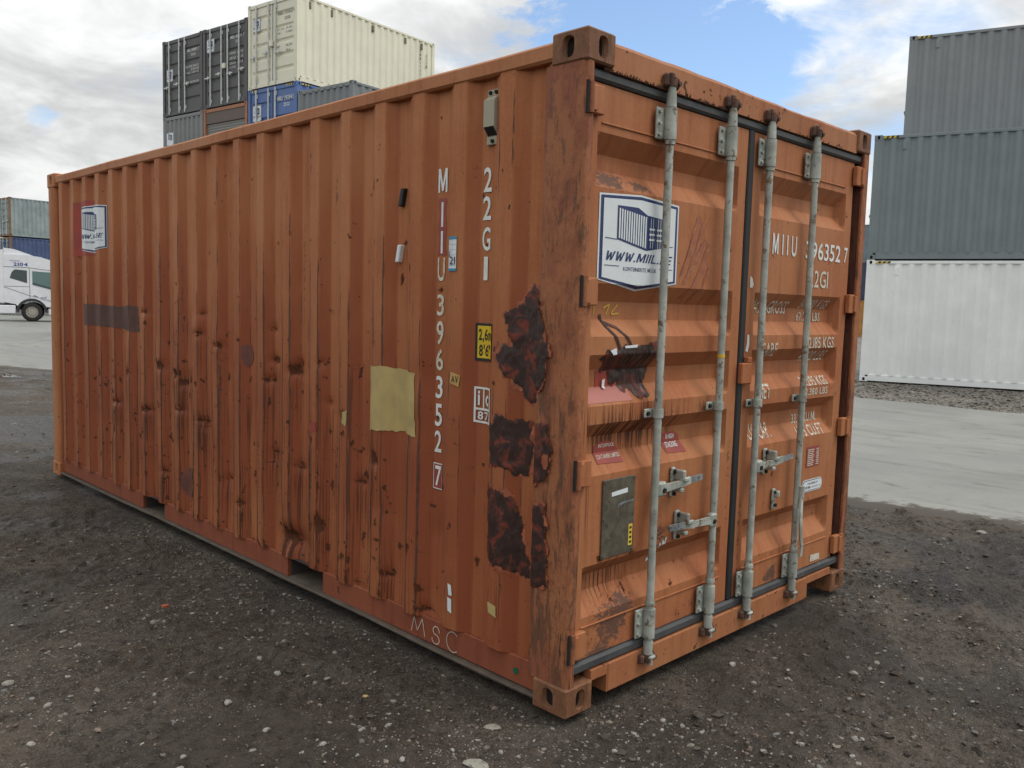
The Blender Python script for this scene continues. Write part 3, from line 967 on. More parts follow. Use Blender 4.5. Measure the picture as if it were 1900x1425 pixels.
# corner castings with oval apertures
def casting_mesh(name, mat, sx, sy, holes=True):
    """local: outer faces at x=0 and y=0 (sx, sy mirror), z 0..0.118"""
    W_, L_, H_ = .162, .178, .118
    mb = MB()
    c = .007

    def face(place, w, hw, hh, w2, cz):
        n = 24
        ring, inn = [], []
        for k in range(n):
            a = 2 * math.pi * (k + .5) / n
            ca, sa = math.cos(a), math.sin(a)
            p = (w2 + hw * math.copysign(abs(ca) ** .8, ca), cz + hh * math.copysign(abs(sa) ** .55, sa))
            ring.append(p)
        outer = []
        for k in range(n):
            a = 2 * math.pi * (k + .5) / n
            ca, sa = math.cos(a), math.sin(a)
            tx = ((w - c - w2) if ca > 0 else (w2 - c)) / max(abs(ca), 1e-6)
            tz = ((H_ - c - cz) if sa > 0 else (cz - c)) / max(abs(sa), 1e-6)
            q_ = min(tx, tz)
            outer.append((w2 + ca * q_, cz + sa * q_))
        # pull the nearest points to the true corners
        for cx, cy in ((c, c), (w - c, c), (w - c, H_ - c), (c, H_ - c)):
            i = min(range(n), key=lambda k: (outer[k][0] - cx) ** 2 + (outer[k][1] - cy) ** 2)
            outer[i] = (cx, cy)
        vs_ = [place(a, b, 0) for a, b in outer] + [place(a, b, 0) for a, b in ring] + [place(a, b, .03) for a, b in ring]
        fs = [(k, (k + 1) % n, n + (k + 1) % n, n + k) for k in range(n)]
        mb.add(vs_, fs, 0)
        mb.add(vs_, [(n + k, n + (k + 1) % n, 2 * n + (k + 1) % n, 2 * n + k) for k in range(n)], 0, True)
        mb.add(vs_[2 * n:], [tuple(range(n))], 1)

    face(lambda a, b, d: (a, d, b), W_, .027, .040, .088, .059)
    face(lambda a, b, d: (d, a, b), L_, .030, .040, .095, .059)
    # remaining shell
    q = [(0, c), (c, 0)]
    rim = [(0, c), (c, 0), (W_ - c, 0), (W_, c), (W_, L_ - c), (W_ - c, L_), (c, L_), (0, L_ - c)]
    for i in (0, 2, 3, 4, 5, 6):
        a, b = rim[i], rim[(i + 1) % 8]
        mb.add([(a[0], a[1], c), (b[0], b[1], c), (b[0], b[1], H_ - c), (a[0], a[1], H_ - c)], [(0, 1, 2, 3)])
    for z0, z1 in ((c, 0), (H_ - c, H_)):
        inn = [(min(max(x, c), W_ - c), min(max(y, c), L_ - c)) for x, y in rim]
        for i in range(8):
            a, b = rim[i], rim[(i + 1) % 8]
            a2, b2 = inn[i], inn[(i + 1) % 8]
            mb.add([(a[0], a[1], z0), (b[0], b[1], z0), (b2[0], b2[1], z1), (a2[0], a2[1], z1)], [(0, 1, 2, 3)])
        mb.add([(c, c, z1), (W_ - c, c, z1), (W_ - c, L_ - c, z1), (c, L_ - c, z1)], [(0, 1, 2, 3)])
    mb.v = [(x * sx, y * sy, z) for x, y, z in mb.v]
    me = mb.mesh(name, [mat, 'hole_dark'])
    bm = bmesh.new()
    bm.from_mesh(me)
    bmesh.ops.remove_doubles(bm, verts=bm.verts, dist=1e-5)
    bmesh.ops.recalc_face_normals(bm, faces=bm.faces)
    bm.to_mesh(me)
    bm.free()
    return me


for sx, x in ((1, 0), (-1, WC)):
    for sy, y in ((1, 0), (-1, LC)):
        mt = 'casting_rusty' if sy == 1 else 'orange_rail'
        me = casting_mesh('corner_casting', mt, sx, sy)
        for z in (0, HC - .118):
            o = link('corner_casting', me, box_c)
            o.location = (x, y, z)


# near corner post: folded plate, dented and rust streaked
def post(sec, name, mat, seed, amp, z0=.116, z1=2.475):
    zs = np.linspace(z0, z1, 150)
    n = len(sec)
    P = np.zeros((len(zs), n, 3))
    for j, (x, y) in enumerate(sec):
        P[:, j, 0] = x + amp * fbm(zs * 9, np.zeros_like(zs) + j * .35, seed, 4)
        P[:, j, 1] = y + amp * fbm(zs * 9, np.zeros_like(zs) + j * .35 + 5, seed + 1, 4)
        P[:, j, 2] = zs
    Q = np.concatenate([P, P[:, :1]], 1)
    return P, MB().grid(Q, 0, True, True)


rr = [(0.006 + .020 * (1 - math.cos(a)), 0.004 + .020 * (1 - math.sin(a))) for a in np.linspace(0, math.pi / 2, 6)]
sec = [(.030, .215), (.006, .205), (.005, .17), (.006, .13), (.006, .09), (.006, .055)] + rr + [(.040, .004), (.050, .006), (.050, .12), (.030, .16)]
P, mb = post(sec, 'corner_post', 'post_rusty', 111, .0035)
# the front flange is bent in two places
for zc, dx in ((.86, -.010), (.72, .006), (.58, .012), (.45, .008), (1.55, -.006)):
    pass
mb.build('corner_post', 'post_rusty', box_c, fix=False)
sec2 = [(.030, LC - .16), (.005, LC - .155), (.005, LC - .02), (.02, LC - .005), (.15, LC - .005), (.15, LC - .16)]
P, mb = post(sec2, 'corner_post', 'orange_rail', 121, .002)
mb.build('corner_post', 'orange_rail', box_c, fix=True)
mb = MB().box(2.374, 2.434, .004, .022, .116, 2.475, 0, .004)
mb.box(2.414, 2.434, .022, .20, .116, 2.475, 0, .003)
mb.box(2.376, 2.413, .080, .098, .116, 2.475, 1, .003)
mb.box(2.3755, 2.381, .0225, .0795, .116, 2.475, 1)
mb.build('corner_post', ['post_rusty', 'post_inner'], box_c)
MB().box(2.29, 2.433, LC - .15, LC - .005, .116, 2.475, 0, .005).build('corner_post', 'orange_rail', box_c)


# header and sill
def wavybar(name, x0, x1, y0, y1, zb, zt, mat, seed, amp, sub=60):
    xs = np.linspace(x0, x1, sub)
    top = zt + amp * fbm(xs * 2.6, xs * 0 + 1, seed, 4)
    sec_n = []
    P = np.zeros((sub, 6, 3))
    for j, (y, z) in enumerate([(y0, None), (y0, 'm'), (y0 + .008, 't'), (y1, 't'), (y1, None)]):
        pass
    cols = [(y0, zb, 0), (y0, zt - .012, .5), (y0 + .010, zt, 1), (y1, zt, 1), (y1, zb, 0)]
    P = np.zeros((sub, 5, 3))
    for j, (y, z, k) in enumerate(cols):
        P[:, j, 0] = xs
        P[:, j, 1] = y + (.004 * fbm(xs * 2, xs * 0 + j, seed + 5, 3) if y == y0 else 0)
        P[:, j, 2] = z + k * (top - zt)
    Q = np.concatenate([P, P[:, :1]], 1)
    mb = MB().grid(Q, 0, False)
    mb.add(P[0].tolist(), [tuple(range(5))]).add(P[-1].tolist(), [tuple(range(5))[::-1]])
    return mb.build(name, mat, box_c)


wavybar('header', .160, 2.278, .012, .11, 2.462, 2.566, 'orange_frame_worn', 131, .011)
xs = [.16, .268, .268, 1.995, 1.995, 2.278]
mb = MB()
mb.box(.270, 1.993, .010, .05, .030, .150, 0, .004)
mb.box(.1625, .2695, .012, .05, .106, .150, 0, .002)
mb.box(1.9935, 2.2755, .012, .05, .110, .150, 0, .002)
mb.box(.264, .2695, .0125, .16, .031, .1055)
mb.box(1.9935, 1.999, .0125, .16, .031, .1095)
mb.build('sill', 'orange_frame_worn', box_c)

# rubber seals
MB().box(.051, 2.374, .020, .05, 2.4195, 2.4615, 0, .010).build('door_seal', 'rubber', box_c)
MB().box(.051, 2.374, .016, .05, .1515, .196, 0, .010).build('door_seal', 'rubber', box_c)
MB().box(1.1875, 1.2365, .026, .06, .1965, 2.419, 0, .006).build('door_seal', 'rubber_black', box_c)
MB().box(2.318, 2.3745, .060, .085, .1965, 2.419, 0, .006).build('door_seal', 'rubber_black', box_c)
MB().box(.05, 2.37, .0955, .110, .16, 2.455).build('door_lining', 'underside', box_c)

# doors
SCUFF_D = [(.30, .30, .16, .12), (.24, .20, .12, .06), (.38, .36, .10, .08), (.22, 2.075, .16, .045), (.40, 2.07, .10, .03), (.80, 1.85, .10, .16, .55), (1.62, .26, .10, .06, .8), (.72, 1.16, .5, .02, .4), (.62, .62, .08, .07, .8)]
RUST_D = [(.31, .40, .05, .05, .6), (.42, .45, .03, .06, .7), (.43, .58, .03, .02, .9), (.22, .59, .03, .02, .9), (.08, .21, .05, .02, .8), (1.60, .20, .12, .015, .4), (2.12, 1.43, .05, .05, .55), (1.28, .48, .03, .12, .5), (1.30, .25, .04, .05, .5), (.45, .90, .02, .02, .7), (2.12, .98, .08, .02, .5), (1.40, .70, .02, .03, .6), (1.07, .20, .05, .02, .5)]
DRIP_D = [(.40, 1.10, .42, .14, .85), (.95, 1.14, .25, .08, .55), (.30, .50, .16, .14, .75), (.42, .52, .05, .14, .6), (.5, 2.05, .3, .1, .25), (.12, .75, .04, .35, .4)]
for _ in range(46):
    RUST_D.append((rng.uniform(.08, 2.3), rng.choice((rng.uniform(.21, .6), rng.uniform(.21, 1.3), rng.uniform(.21, 2.3))), rng.uniform(.010, .030), rng.uniform(.008, .035), rng.uniform(.45, .85)))
SCUFF_D += [(1.15, .9, .03, .5, .6), (1.28, .6, .025, .3, .7), (.075, 1.2, .02, .9, .45), (.9, .26, .2, .05, .55), (2.27, .8, .03, .5, .5), (1.62, .24, .09, .07, 1.0)]
doors = []
for k, (x0, x1, (pa, pb)) in enumerate(((.056, 1.184, PANX[0]), (1.240, 2.314, PANX[1]))):
    xs = refine(DOOR_XB, x0, x1, .013)
    zs = refine(DOOR_ZB, .2, 2.415, .013)
    U, Vv = np.meshgrid(xs, zs, indexing='ij')
    P = D(U.ravel(), Vv.ravel(), 0).reshape(U.shape + (3,))
    ring = 4
    mb = MB().grid(P, 0, True, False)
    # turned edges
    for e in (P[0], P[-1], P[:, 0], P[:, -1]):
        bk = e.copy()
        bk[:, 1] = .09455
        mb.grid(np.stack([e, bk], 0), 0, False)
    me = mb.mesh('door', 'orange_door')
    VV = np.array(mb.v)
    set_wear(me, gauss(VV[:, 0], VV[:, 2], RUST_D), gauss(VV[:, 0], VV[:, 2], DRIP_D), gauss(VV[:, 0], VV[:, 2], SCUFF_D))
    me.set_sharp_from_angle(angle=R(13))
    d_ = link('door', me, box_c)
    doors.append(d_)
    MB().box(pa + .02, pb - .02, .0285, .036, 2.271, 2.278, 0, .002).build('weld_seam', 'orange_door', d_)
    MB().box(pa - .0, pb - .0, .0285, .036, .326, .333, 0, .002).build('weld_seam', 'orange_door', d_)

# hinges
for k, (xa, sg, d_) in enumerate(((.034, 1, doors[0]), (2.372, -1, doors[1]))):
    for z in (2.345, 1.645, .953, .275):
        mb = MB()
        mb.tube((xa, .004, z - .055), (xa, .004, z + .055), .0125, 10)
        a, b = sorted((xa + sg * .012, xa + sg * .080))
        mb.box(a, b, .004, .031, z - .052, z + .052, 1, .004)
        mb.box(*sorted((xa, xa + sg * .03)), -.006, .012, z - .045, z + .045, 1, .003)
        mb.build('hinge', ['post_rusty' if sg == 1 else 'orange_door', 'orange_door'], d_)
    if sg == 1:
        for z in (2.345, 1.645, .953, .275):
            MB().box(.010, .0205, .0005, .008, z - .058, z + .058).build('hinge_slot', 'hole_dark', box_c)

# locking rods
RX4 = [.512, .974, 1.318, 1.776]
RYY = -.008
MIDZ = [1.158, 1.160, 1.152, 1.150]


def rod_set(i, x, d_):
    y = RYY
    mb = MB()
    mb.tube((x, y, .10), (x, y, 2.50), .0165, 14)
    mb.tube((x, y, 2.245), (x, y, 2.262), .022, 14)
    mb.tube((x, y, .345), (x, y, .36), .022, 14)
    mb.tube((x, y, 2.39), (x, y, 2.45), .0215, 14, .019)
    mb.tube((x, y, .13), (x, y, .185), .019, 14, .0215)
    mb.build('lock_rod', 'galvanised', d_)
    for z in (2.325, .265):
        mb = MB()
        mb.box(x - .066, x + .052, y + .018, y + .030, z - .062, z + .062, 0, .004)
        mb.tube((x, y, z - .062), (x, y, z + .062), .0255, 14)
        for sx_ in (-.052, .040):
            for sz in (-.045, 0, .045):
                mb.tube((x + sx_, y + .019, z + sz), (x + sx_, y + .008, z + sz), .0075, 6, m=0 if sx_ < 0 else 1)
        mb.build('rod_bracket', ['galvanised', 'hole_dark'], d_)
    z = MIDZ[i]
    mb = MB()
    mb.box(x - .062, x + .045, y + .020, y + .030, z - .019, z + .019, 0, .004)
    mb.tube((x, y, z - .018), (x, y, z + .018), .023, 14)
    mb.tube((x - .044, y + .021, z), (x - .044, y + .012, z), .010, 6, m=1)
    mb.tube((x + .034, y + .021, z), (x + .034, y + .014, z), .008, 6, m=1)
    mb.build('rod_guide', ['galvanised', 'hole_dark'], d_)
    # cams and keepers
    for z, s_ in ((2.49, 1), (.115, -1)):
        mb = MB()
        mb.tube((x, y, z - .020), (x, y, z + .016), .021, 8)
        mb.box(x - .012, x + .014, y - .006, y + .026, z - .012 + s_ * .012, z + .012 + s_ * .024, 0, .004)
        mb.box(x - .044, x - .022, y - .006, y + .022, z - .022, z + .030 * (1 if s_ > 0 else .6), 0, .008)
        mb.box(x + .022, x + .046, y - .010, y + .022, z - .026, z + .024, 0, .009)
        mb.box(x - .046, x + .048, y + .012, y + .024, z - .024, z + .020, 0, .003)
        mb.tube((x + .034, y - .018, z - .004), (x + .034, y - .004, z - .004), .010, 8)
        mb.build('cam_keeper', ['cast_rust'], box_c)
        if s_ < 0:
            mb = MB()
            mb.tube((x + .004, y - .012, z - .030), (x + .004, y - .012, z + .022), .011, 8)
            mb.box(x - .014, x + .024, y - .028, y - .008, z - .004, z + .012, 0, .005)
            mb.build('lock_cam', 'galvanised', d_)


for i, x in enumerate(RX4):
    rod_set(i, x, doors[i // 2])


def handle(d_, p0, p1, z, hub):
    """flat pressed handle from the hub on the rod to its grip"""
    y = RYY - .012
    x0, x1 = p0, p1
    sg = 1 if x1 > x0 else -1
    mb = MB()
    mb.box(x0 - .026, x0 + .026, y - .010, y + .022, z - .032, z + .030, 0, .008)
    mb.tube((x0 + sg * .004, y - .016, z - .006), (x0 + sg * .004, y - .006, z - .006), .011, 8, m=2)
    xm = x0 + (x1 - x0) * .45
    dz = .012
    for xa, xb, za, zb, wa, wb, mm in ((x0 + sg * .02, xm, z, z + dz * .4, .017, .013, 0), (xm, xm + (x1 - xm) * .45, z + dz * .4, z + dz, .018, .015, 0), (xm + (x1 - xm) * .45, x1, z + dz, z + dz * 1.3, .014, .012, 1)):
        vs_ = [(xa, y - .006, za - wa), (xa, y + .006, za - wa), (xa, y + .006, za + wa), (xa, y - .006, za + wa),
               (xb, y - .006, zb - wb), (xb, y + .006, zb - wb), (xb, y + .006, zb + wb), (xb, y - .006, zb + wb)]
        mb.add(vs_, [(0, 1, 2, 3), (4, 7, 6, 5), (0, 4, 5, 1), (1, 5, 6, 2), (2, 6, 7, 3), (3, 7, 4, 0)], mm)
    mb.build('handle', ['galvanised', 'steel_worn', 'hole_dark'], d_)
    xc = hub
    mb = MB()
    mb.box(xc - .020, xc + .014, .018, .033, z - .062, z + .070, 0, .006)
    mb.tube((xc - .004, .016, z + .052), (xc - .004, .006, z + .052), .010, 8, m=1)
    mb.tube((xc - .004, .016, z - .046), (xc - .004, .008, z - .046), .009, 8, m=1)
    mb.box(xc - .004, xc + .016, -.034, .020, z + .014, z + .062, 0, .005)
    mb.box(xc, xc + .040, -.038, -.026, z + .012, z + .032, 0, .005)
    mb.box(xc - .016, xc + .012, -.030, .020, z - .034, z - .016, 0, .004)
    mb.build('handle_catch', ['galvanised', 'hole_dark'], d_)


handle(doors[0], .545, .845, .838, .690)
handle(doors[0], .955, .610, .642, .735)
handle(doors[1], 1.345, 1.680, .842, 1.485)
mb = MB().box(1.575, 1.607, .018, .033, .585, .695, 0, .006)
mb.tube((1.59, .016, .675), (1.59, .006, .675), .010, 8, m=1)
mb.tube((1.59, .016, .610), (1.59, .006, .610), .009, 8, m=1)
mb.box(1.582, 1.606, -.006, .020, .650, .685, 0, .006)
mb.build('handle_catch', ['galvanised', 'hole_dark'], doors[1])
# fourth handle hangs bent down along its rod
mb = MB()
mb.tube((1.782, -.030, .628), (1.782, -.030, .690), .015, 10)
mb.box(1.768, 1.798, -.040, -.010, .640, .678, 0, .005)
pts = [(1.780, -.034, .64), (1.758, -.045, .56), (1.752, -.050, .50), (1.762, -.050, .43), (1.790, -.044, .37), (1.796, -.038, .315)]
for a, b in zip(pts[:-1], pts[1:]):
    vs_ = []
    for p in (a, b):
        vs_ += [(p[0] - .012, p[1] - .005, p[2]), (p[0] + .012, p[1] - .005, p[2]), (p[0] + .012, p[1] + .005, p[2]), (p[0] - .012, p[1] + .005, p[2])]
    mb.add(vs_, [(0, 1, 2, 3), (7, 6, 5, 4), (0, 4, 5, 1), (1, 5, 6, 2), (2, 6, 7, 3), (3, 7, 4, 0)])
mb.build('handle', 'galvanised', doors[1])
MB().box(1.186, 1.278, .004, .030, 1.246, 1.345, 0, .005).box(1.238, 1.277, .006, .031, 1.3455, 1.372, 0, .003).build('lock_lug', 'orange_door', doors[1])
MB().tube((RX4[1], RYY, 1.378), (RX4[1], RYY, 1.392), .0178, 14).build('rod_tag', 'yellow', doors[0])


# ------------------------------------------------------------------ print on the main container
def badge(dc, u0, u1, v0, v1, sg=1, full=True, text=True):
    """shield shaped dealer badge in the unit square; sg=-1 mirrors u so that it reads on the -x side"""
    def q(a, b):
        a = a if sg > 0 else 1 - a
        return (u0 + (u1 - u0) * a, v0 + (v1 - v0) * b)

    def shield(i):
        pts = [(i, .955 - i * .9), (.5, 1 - i * 1.1), (1 - i, .955 - i * .9), (1 - i, .10 + i * .55), (.5, 0 + i * 1.1), (i, .10 + i * .55)]
        return [q(*p) for p in (pts if sg > 0 else pts[::-1])]
    dc.poly(shield(0), 0, 0)
    dc.poly(shield(.018), 1, 1)
    dc.poly(shield(.048), 0, 2)

    def pl(pts, m, l):
        dc.poly([q(*p) for p in (pts if sg > 0 else pts[::-1])], m, l)
    pl([(.21, .86), (.21, .52), (.58, .43), (.58, .80), (.46, .865)], 1, 3)
    pl([(.583, .43), (.79, .475), (.79, .78), (.583, .80)], 1, 3)
    n = 12 if full else 5
    for k in range(n):
        a = .235 + .325 * k / (n - 1)
        w = .017 if full else .035
        zt = .838 - (a - .21) * .16
        zb = .538 - (a - .21) * .235
        pl([(a - w / 2, zb), (a + w / 2, zb), (a + w / 2, zt), (a - w / 2, zt)], 0, 4)
    if full:
        for a in (.625, .655, .720, .750):
            pl([(a - .003, .46), (a + .003, .46), (a + .003, .775), (a - .003, .775)], 0, 4)
    for a, b in ((.605, .675), (.700, .770)):
        for k in range(3):
            z = .66 - k * .055
            pl([(a, z - .011), (b, z - .009), (b, z + .011), (a, z + .009)], 0, 5)
    pl([(.07, .528), (.21, .520), (.21, .512), (.07, .520)], 1, 3)
    pl([(.79, .486), (.93, .504), (.93, .496), (.79, .478)], 1, 3)
    if text:
        a, b = q(.09, .300), q(.93, .395)
        dc.text('WWW.MIIL.EE', a[0], b[0], a[1], b[1], 1, 3, .012, .30)
        a, b = q(.30, .205), q(.72, .255)
        dc.text('KONTEINERITE MÜÜK', a[0], b[0], a[1], b[1], 1, 3, .005)
        pl([(.07, .245), (.25, .245), (.25, .252), (.07, .252)], 1, 3)
        pl([(.76, .245), (.93, .245), (.93, .252), (.76, .252)], 1, 3)


dc = Decal()
badge(dc, .135, .655, 1.655, 2.035)
dc.build('logo_sticker', ['sticker_white', 'navy'], doors[0], D, DOOR_XB, DOOR_ZB, .0025)
# red repaint square and badge on the far end of the side
Decal().poly([(5.05, 1.885), (5.47, 1.885), (5.44, 2.315), (5.05, 2.315)]).build('repaint_patch', 'primer_red', side_panel, S, SIDE_BREAKS, np.arange(0, 2.6, .05), .002, flip=True)
dc = Decal()
badge(dc, 4.795, 5.335, 1.905, 2.275, -1)
dc.build('logo_sticker', ['sticker_white', 'navy'], side_panel, S, SIDE_BREAKS, (), .0035)

zb_fine = list(np.arange(0.1, 2.6, .04))
yb_fine = sorted(SIDE_BREAKS + list(np.arange(0.2, 5.9, .035)))


def ragged(poly, amp, seed, n=10):
    o = []
    for (a, b), (c_, d) in zip(poly, poly[1:] + poly[:1]):
        for k in range(n):
            u, v = a + (c_ - a) * k / n, b + (d - b) * k / n
            j = amp * fbm(np.array([u * 40, u * 40 + 7]), np.array([v * 40, v * 40 + 3]), seed, 2)
            o.append((u + float(j[0]), v + float(j[1])))
    return o


def patch(name, poly, mat, amp, seed, off=.003):
    Decal().poly(ragged(poly, amp, seed)).build(name, mat, side_panel, S, yb_fine, zb_fine, off, flip=True)


patch('primer_patch', [(5.28, 1.507), (4.9, 1.503), (4.6, 1.495), (4.23, 1.508), (4.20, 1.318), (4.6, 1.340), (5.25, 1.338)], 'primer_brown', .010, 3)
patch('beige_patch', [(1.338, 1.285), (.975, 1.270), (.972, .972), (1.10, .985), (1.20, .975), (1.345, .966)], 'primer_beige', .009, 5)
patch('primer_patch', [(2.62, 1.30), (2.56, 1.32), (2.52, 1.27), (2.53, 1.20), (2.58, 1.18), (2.62, 1.24)], 'primer_maroon', .010, 7)
el = [(3.36 + .105 * math.cos(a), .355 + .105 * math.sin(a)) for a in np.linspace(0, 2 * math.pi, 14)[:-1]]
patch('primer_patch', el, 'primer_maroon', .012, 9)
patch('repaint_patch', [(1.86, .90), (1.79, .90), (1.80, .95), (1.85, .94)], 'primer_red', .006, 11)
patch('beige_patch', [(1.55, 1.03), (1.51, 1.04), (1.52, .96), (1.555, .97)], 'primer_beige', .006, 13)

# vertical number on the side: reads on the -x face, so u runs right to left
rows = [('M', 2.168, 2.066), ('I', 2.024, 1.918), ('I', 1.900, 1.803), ('U', 1.784, 1.682), ('3', 1.625, 1.531), ('9', 1.508, 1.403), ('6', 1.385, 1.289), ('3', 1.265, 1.165), ('5', 1.141, 1.040), ('2', 1.020, .923)]
for ch, zt, zb in rows:
    hw = .030 if ch == 'M' else (.0065 if ch == 'I' else .024)
    Decal().text(ch, .838 + hw, .838 - hw, zb, zt, 0, 0, .014).build('number_character', 'white_print_worn' if ch in 'U396' and zt > 1.3 else 'white_print', side_panel, S, SIDE_BREAKS, (), .0035)
Decal().text('7', .832 + .021, .832 - .021, .770, .862, 0, 1, .014).build('number_character', 'white_print', side_panel, S, SIDE_BREAKS, (), .0035)
d7 = Decal()
y0, y1, z0, z1 = .866, .800, .757, .874
d7.rect(y0, y1, z0, z1, 1, 0)
for a, b, c_, d in ((y0, y1, z1 - .004, z1), (y0, y1, z0, z0 + .004), (y0, y0 - .003, z0, z1), (y1 + .003, y1, z0, z1)):
    d7.rect(a, b, c_, d, 0, 1)
d7.build('number_box', ['white_print', 'label_red'], side_panel, S, SIDE_BREAKS, (), .0025, flip=False)
for (zt, zb) in ((2.04, 1.905), (1.91, 1.795)):
    patch('repaint_patch', [(.868, zt), (.812, zt), (.816, (zt + zb) / 2), (.810, zb), (.868, zb), (.862, (zt + zb) / 2)], 'label_red', .004, 21, .002)
for ch, zt, zb in (('2', 2.147, 2.047), ('2', 2.030, 1.933), ('G', 1.904, 1.807), ('1', 1.783, 1.686)):
    hw = .024 if ch != '1' else .012
    Decal().text(ch, .552 + hw, .552 - hw, zb, zt, 0, 0, .014).build('number_character', 'white_print', side_panel, S, SIDE_BREAKS, (), .0035)

# height label
dc = Decal()
a, b = .602, .486
dc.rect(a, b, 1.350, 1.508, 1, 0)
dc.rect(a - .012, b + .002, 1.362, 1.497, 0, 1)
dc.text('2,6m', a - .020, b + .006, 1.428, 1.485, 1, 2, .02)
dc.text('8\'6"', a - .024, b + .012, 1.370, 1.420, 1, 2, .02)
dc.build('height_label', ['yellow', 'black_print'], side_panel, S, SIDE_BREAKS, (), .0035)
# ic 87 box
dc = Decal()
a, b, z0, z1 = .602, .486, 1.088, 1.240
w = .009
for r_ in ((a, b, z1 - w, z1), (a, b, z0, z0 + w), (a, a - w, z0, z1), (b + w, b, z0, z1), (a, b, 1.142, 1.151), (.548, .541, 1.147, z1)):
    dc.rect(r_[0], r_[1], r_[2], r_[3], 0, 0)
dc.text('i', .580, .566, 1.163, 1.224, 0, 1, .02)
dc.text('c', .532, .500, 1.163, 1.208, 0, 1, .02)
dc.text('87', .578, .502, 1.102, 1.137, 0, 1, .02)
dc.build('approval_mark', ['white_print'], side_panel, S, SIDE_BREAKS, (), .0035)
# small labels
dc = Decal().rect(.766, .700, 1.724, 1.870, 0, 0)
dc.rect(.766, .700, 1.858, 1.870, 1, 1).rect(.766, .700, 1.724, 1.735, 1, 1)
for k in range(5):
    dc.rect(.763, .703, 1.748 + k * .022, 1.7488 + k * .022, 1, 1)
dc.rect(.728, .727, 1.735, 1.858, 1, 1)
dc.text('21', .742, .706, 1.752, 1.785, 2, 2, .0).text('dsL', .764, .735, 1.785, 1.815, 2, 2, .0, .3)
dc.build('inspection_label', ['sticker_white', 'blue_print', 'black_print'], side_panel, S, SIDE_BREAKS, (), .0035)
dc = Decal().poly([(.722, 1.294), (.660, 1.282), (.668, 1.232), (.726, 1.245)], 0, 0).text('AV', .715, .672, 1.248, 1.278, 1, 1, .01)
dc.build('small_tag', ['tan_tag', 'black_print'], side_panel, S, SIDE_BREAKS, (), .0035, flip=True)
Decal().poly([(.712, .362), (.690, .357), (.682, .312), (.705, .310)], 0, 0).build('scrap_or_glint', 'sticker_white', side_panel, S, SIDE_BREAKS, (), .0035, flip=True)
Decal().poly([(.712, .300), (.685, .295), (.682, .232), (.708, .240)], 0, 0).build('scrap_or_glint', 'sticker_white', side_panel, S, SIDE_BREAKS, (), .0035, flip=True)
Decal().poly([(.455, .350), (.405, .340), (.402, .292), (.450, .305)], 0, 0).build('scrap_or_glint', 'primer_beige', side_panel, S, SIDE_BREAKS, (), .0035, flip=True)
# two small blocks glued to the sheet
for (y, z), mts in (((1.112, 2.062), 'black_print'), ((1.128, 1.808), 'sticker_white')):
    x = float(side_x(y, z))
    vs_ = MB().box(x - .024, x + .004, y - .013, y + .013, z - .040, z + .040, 0, .004)
    vs_.v = [(p[0], p[1] + (p[2] - z) * -.22, p[2]) for p in vs_.v]
    o = vs_.build('magnet_block', mts, side_panel)
# chalk letters on the bottom rail


def S_rail(u, v, off):
    return np.stack([np.full_like(u, .0295) - off, u, v], -1)


arc = [(.815 + .022 * math.cos(a), .112 + .020 * math.sin(a)) for a in np.linspace(-.3, 4.2, 9)]
arc2 = [(.812 + .026 * math.cos(a), .072 + .022 * math.sin(a)) for a in np.linspace(1.2, -3.3, 9)]
for pts in ([(.985, .060), (.965, .135), (.940, .075), (.905, .140), (.885, .060)],
            [(1.62 - a, b) for a, b in arc] + [(1.62 - a, b) for a, b in arc2],
            [(.690 + .042 * math.cos(a), .095 + .046 * math.sin(a)) for a in np.linspace(2.3, -2.3, 12)]):
    Decal().stroke(pts, .0045).build('chalk_letter', 'chalk', box_c, S_rail, (), (), .004)
Decal().poly([(.315, .098), (.292, .112), (.278, .092), (.300, .078)]).build('green_tag', 'green_tag', box_c, S_rail, (), (), .004, flip=True)

# sealing compound smears
SEAL = [[(.488, 1.135), (.40, 1.14), (.30, 1.125), (.250, 1.13), (.252, 1.0), (.258, .905), (.35, .905), (.42, .93), (.488, .905), (.492, 1.0)],
        [(.236, 1.14), (.14, 1.13), (.118, 1.05), (.122, .95), (.135, .90), (.236, .895)],
        [(.495, .862), (.46, .84), (.40, .842), (.34, .81), (.290, .72), (.285, .64), (.27, .58), (.245, .56), (.245, .48), (.35, .5), (.485, .515), (.494, .7)],
        [(.236, .83), (.195, .815), (.155, .83), (.132, .8), (.118, .6), (.128, .49), (.236, .47)],
        [(.268, 1.675), (.225, 1.64), (.185, 1.54), (.150, 1.45), (.145, 1.36), (.170, 1.29), (.222, 1.26), (.25, 1.20), (.285, 1.20), (.33, 1.25), (.40, 1.32), (.455, 1.36), (.462, 1.42), (.40, 1.435), (.355, 1.43), (.385, 1.50), (.415, 1.56), (.35, 1.585), (.30, 1.64)]]
for i, p in enumerate(SEAL):
    cu, cv = sum(q_[0] for q_ in p) / len(p), sum(q_[1] for q_ in p) / len(p)
    pe = [(cu + (a - cu) * 1.05, cv + (b - cv) * 1.04) for a, b in p]
    sealant('highlight_ring', pe, side_panel, S_post, 'highlight_edge', 320 + i * 5, flip=True, thick=.0012, off=.001, hole_at=.55, jit=.034)  # red and pale ring, painting in the highlights along the smear's edge
    sealant('sealant_smear', p, side_panel, S_post, 'sealant_tar', 200 + i * 7, flip=True, hole_at=(.5, .5, .85, .7, .5)[i])
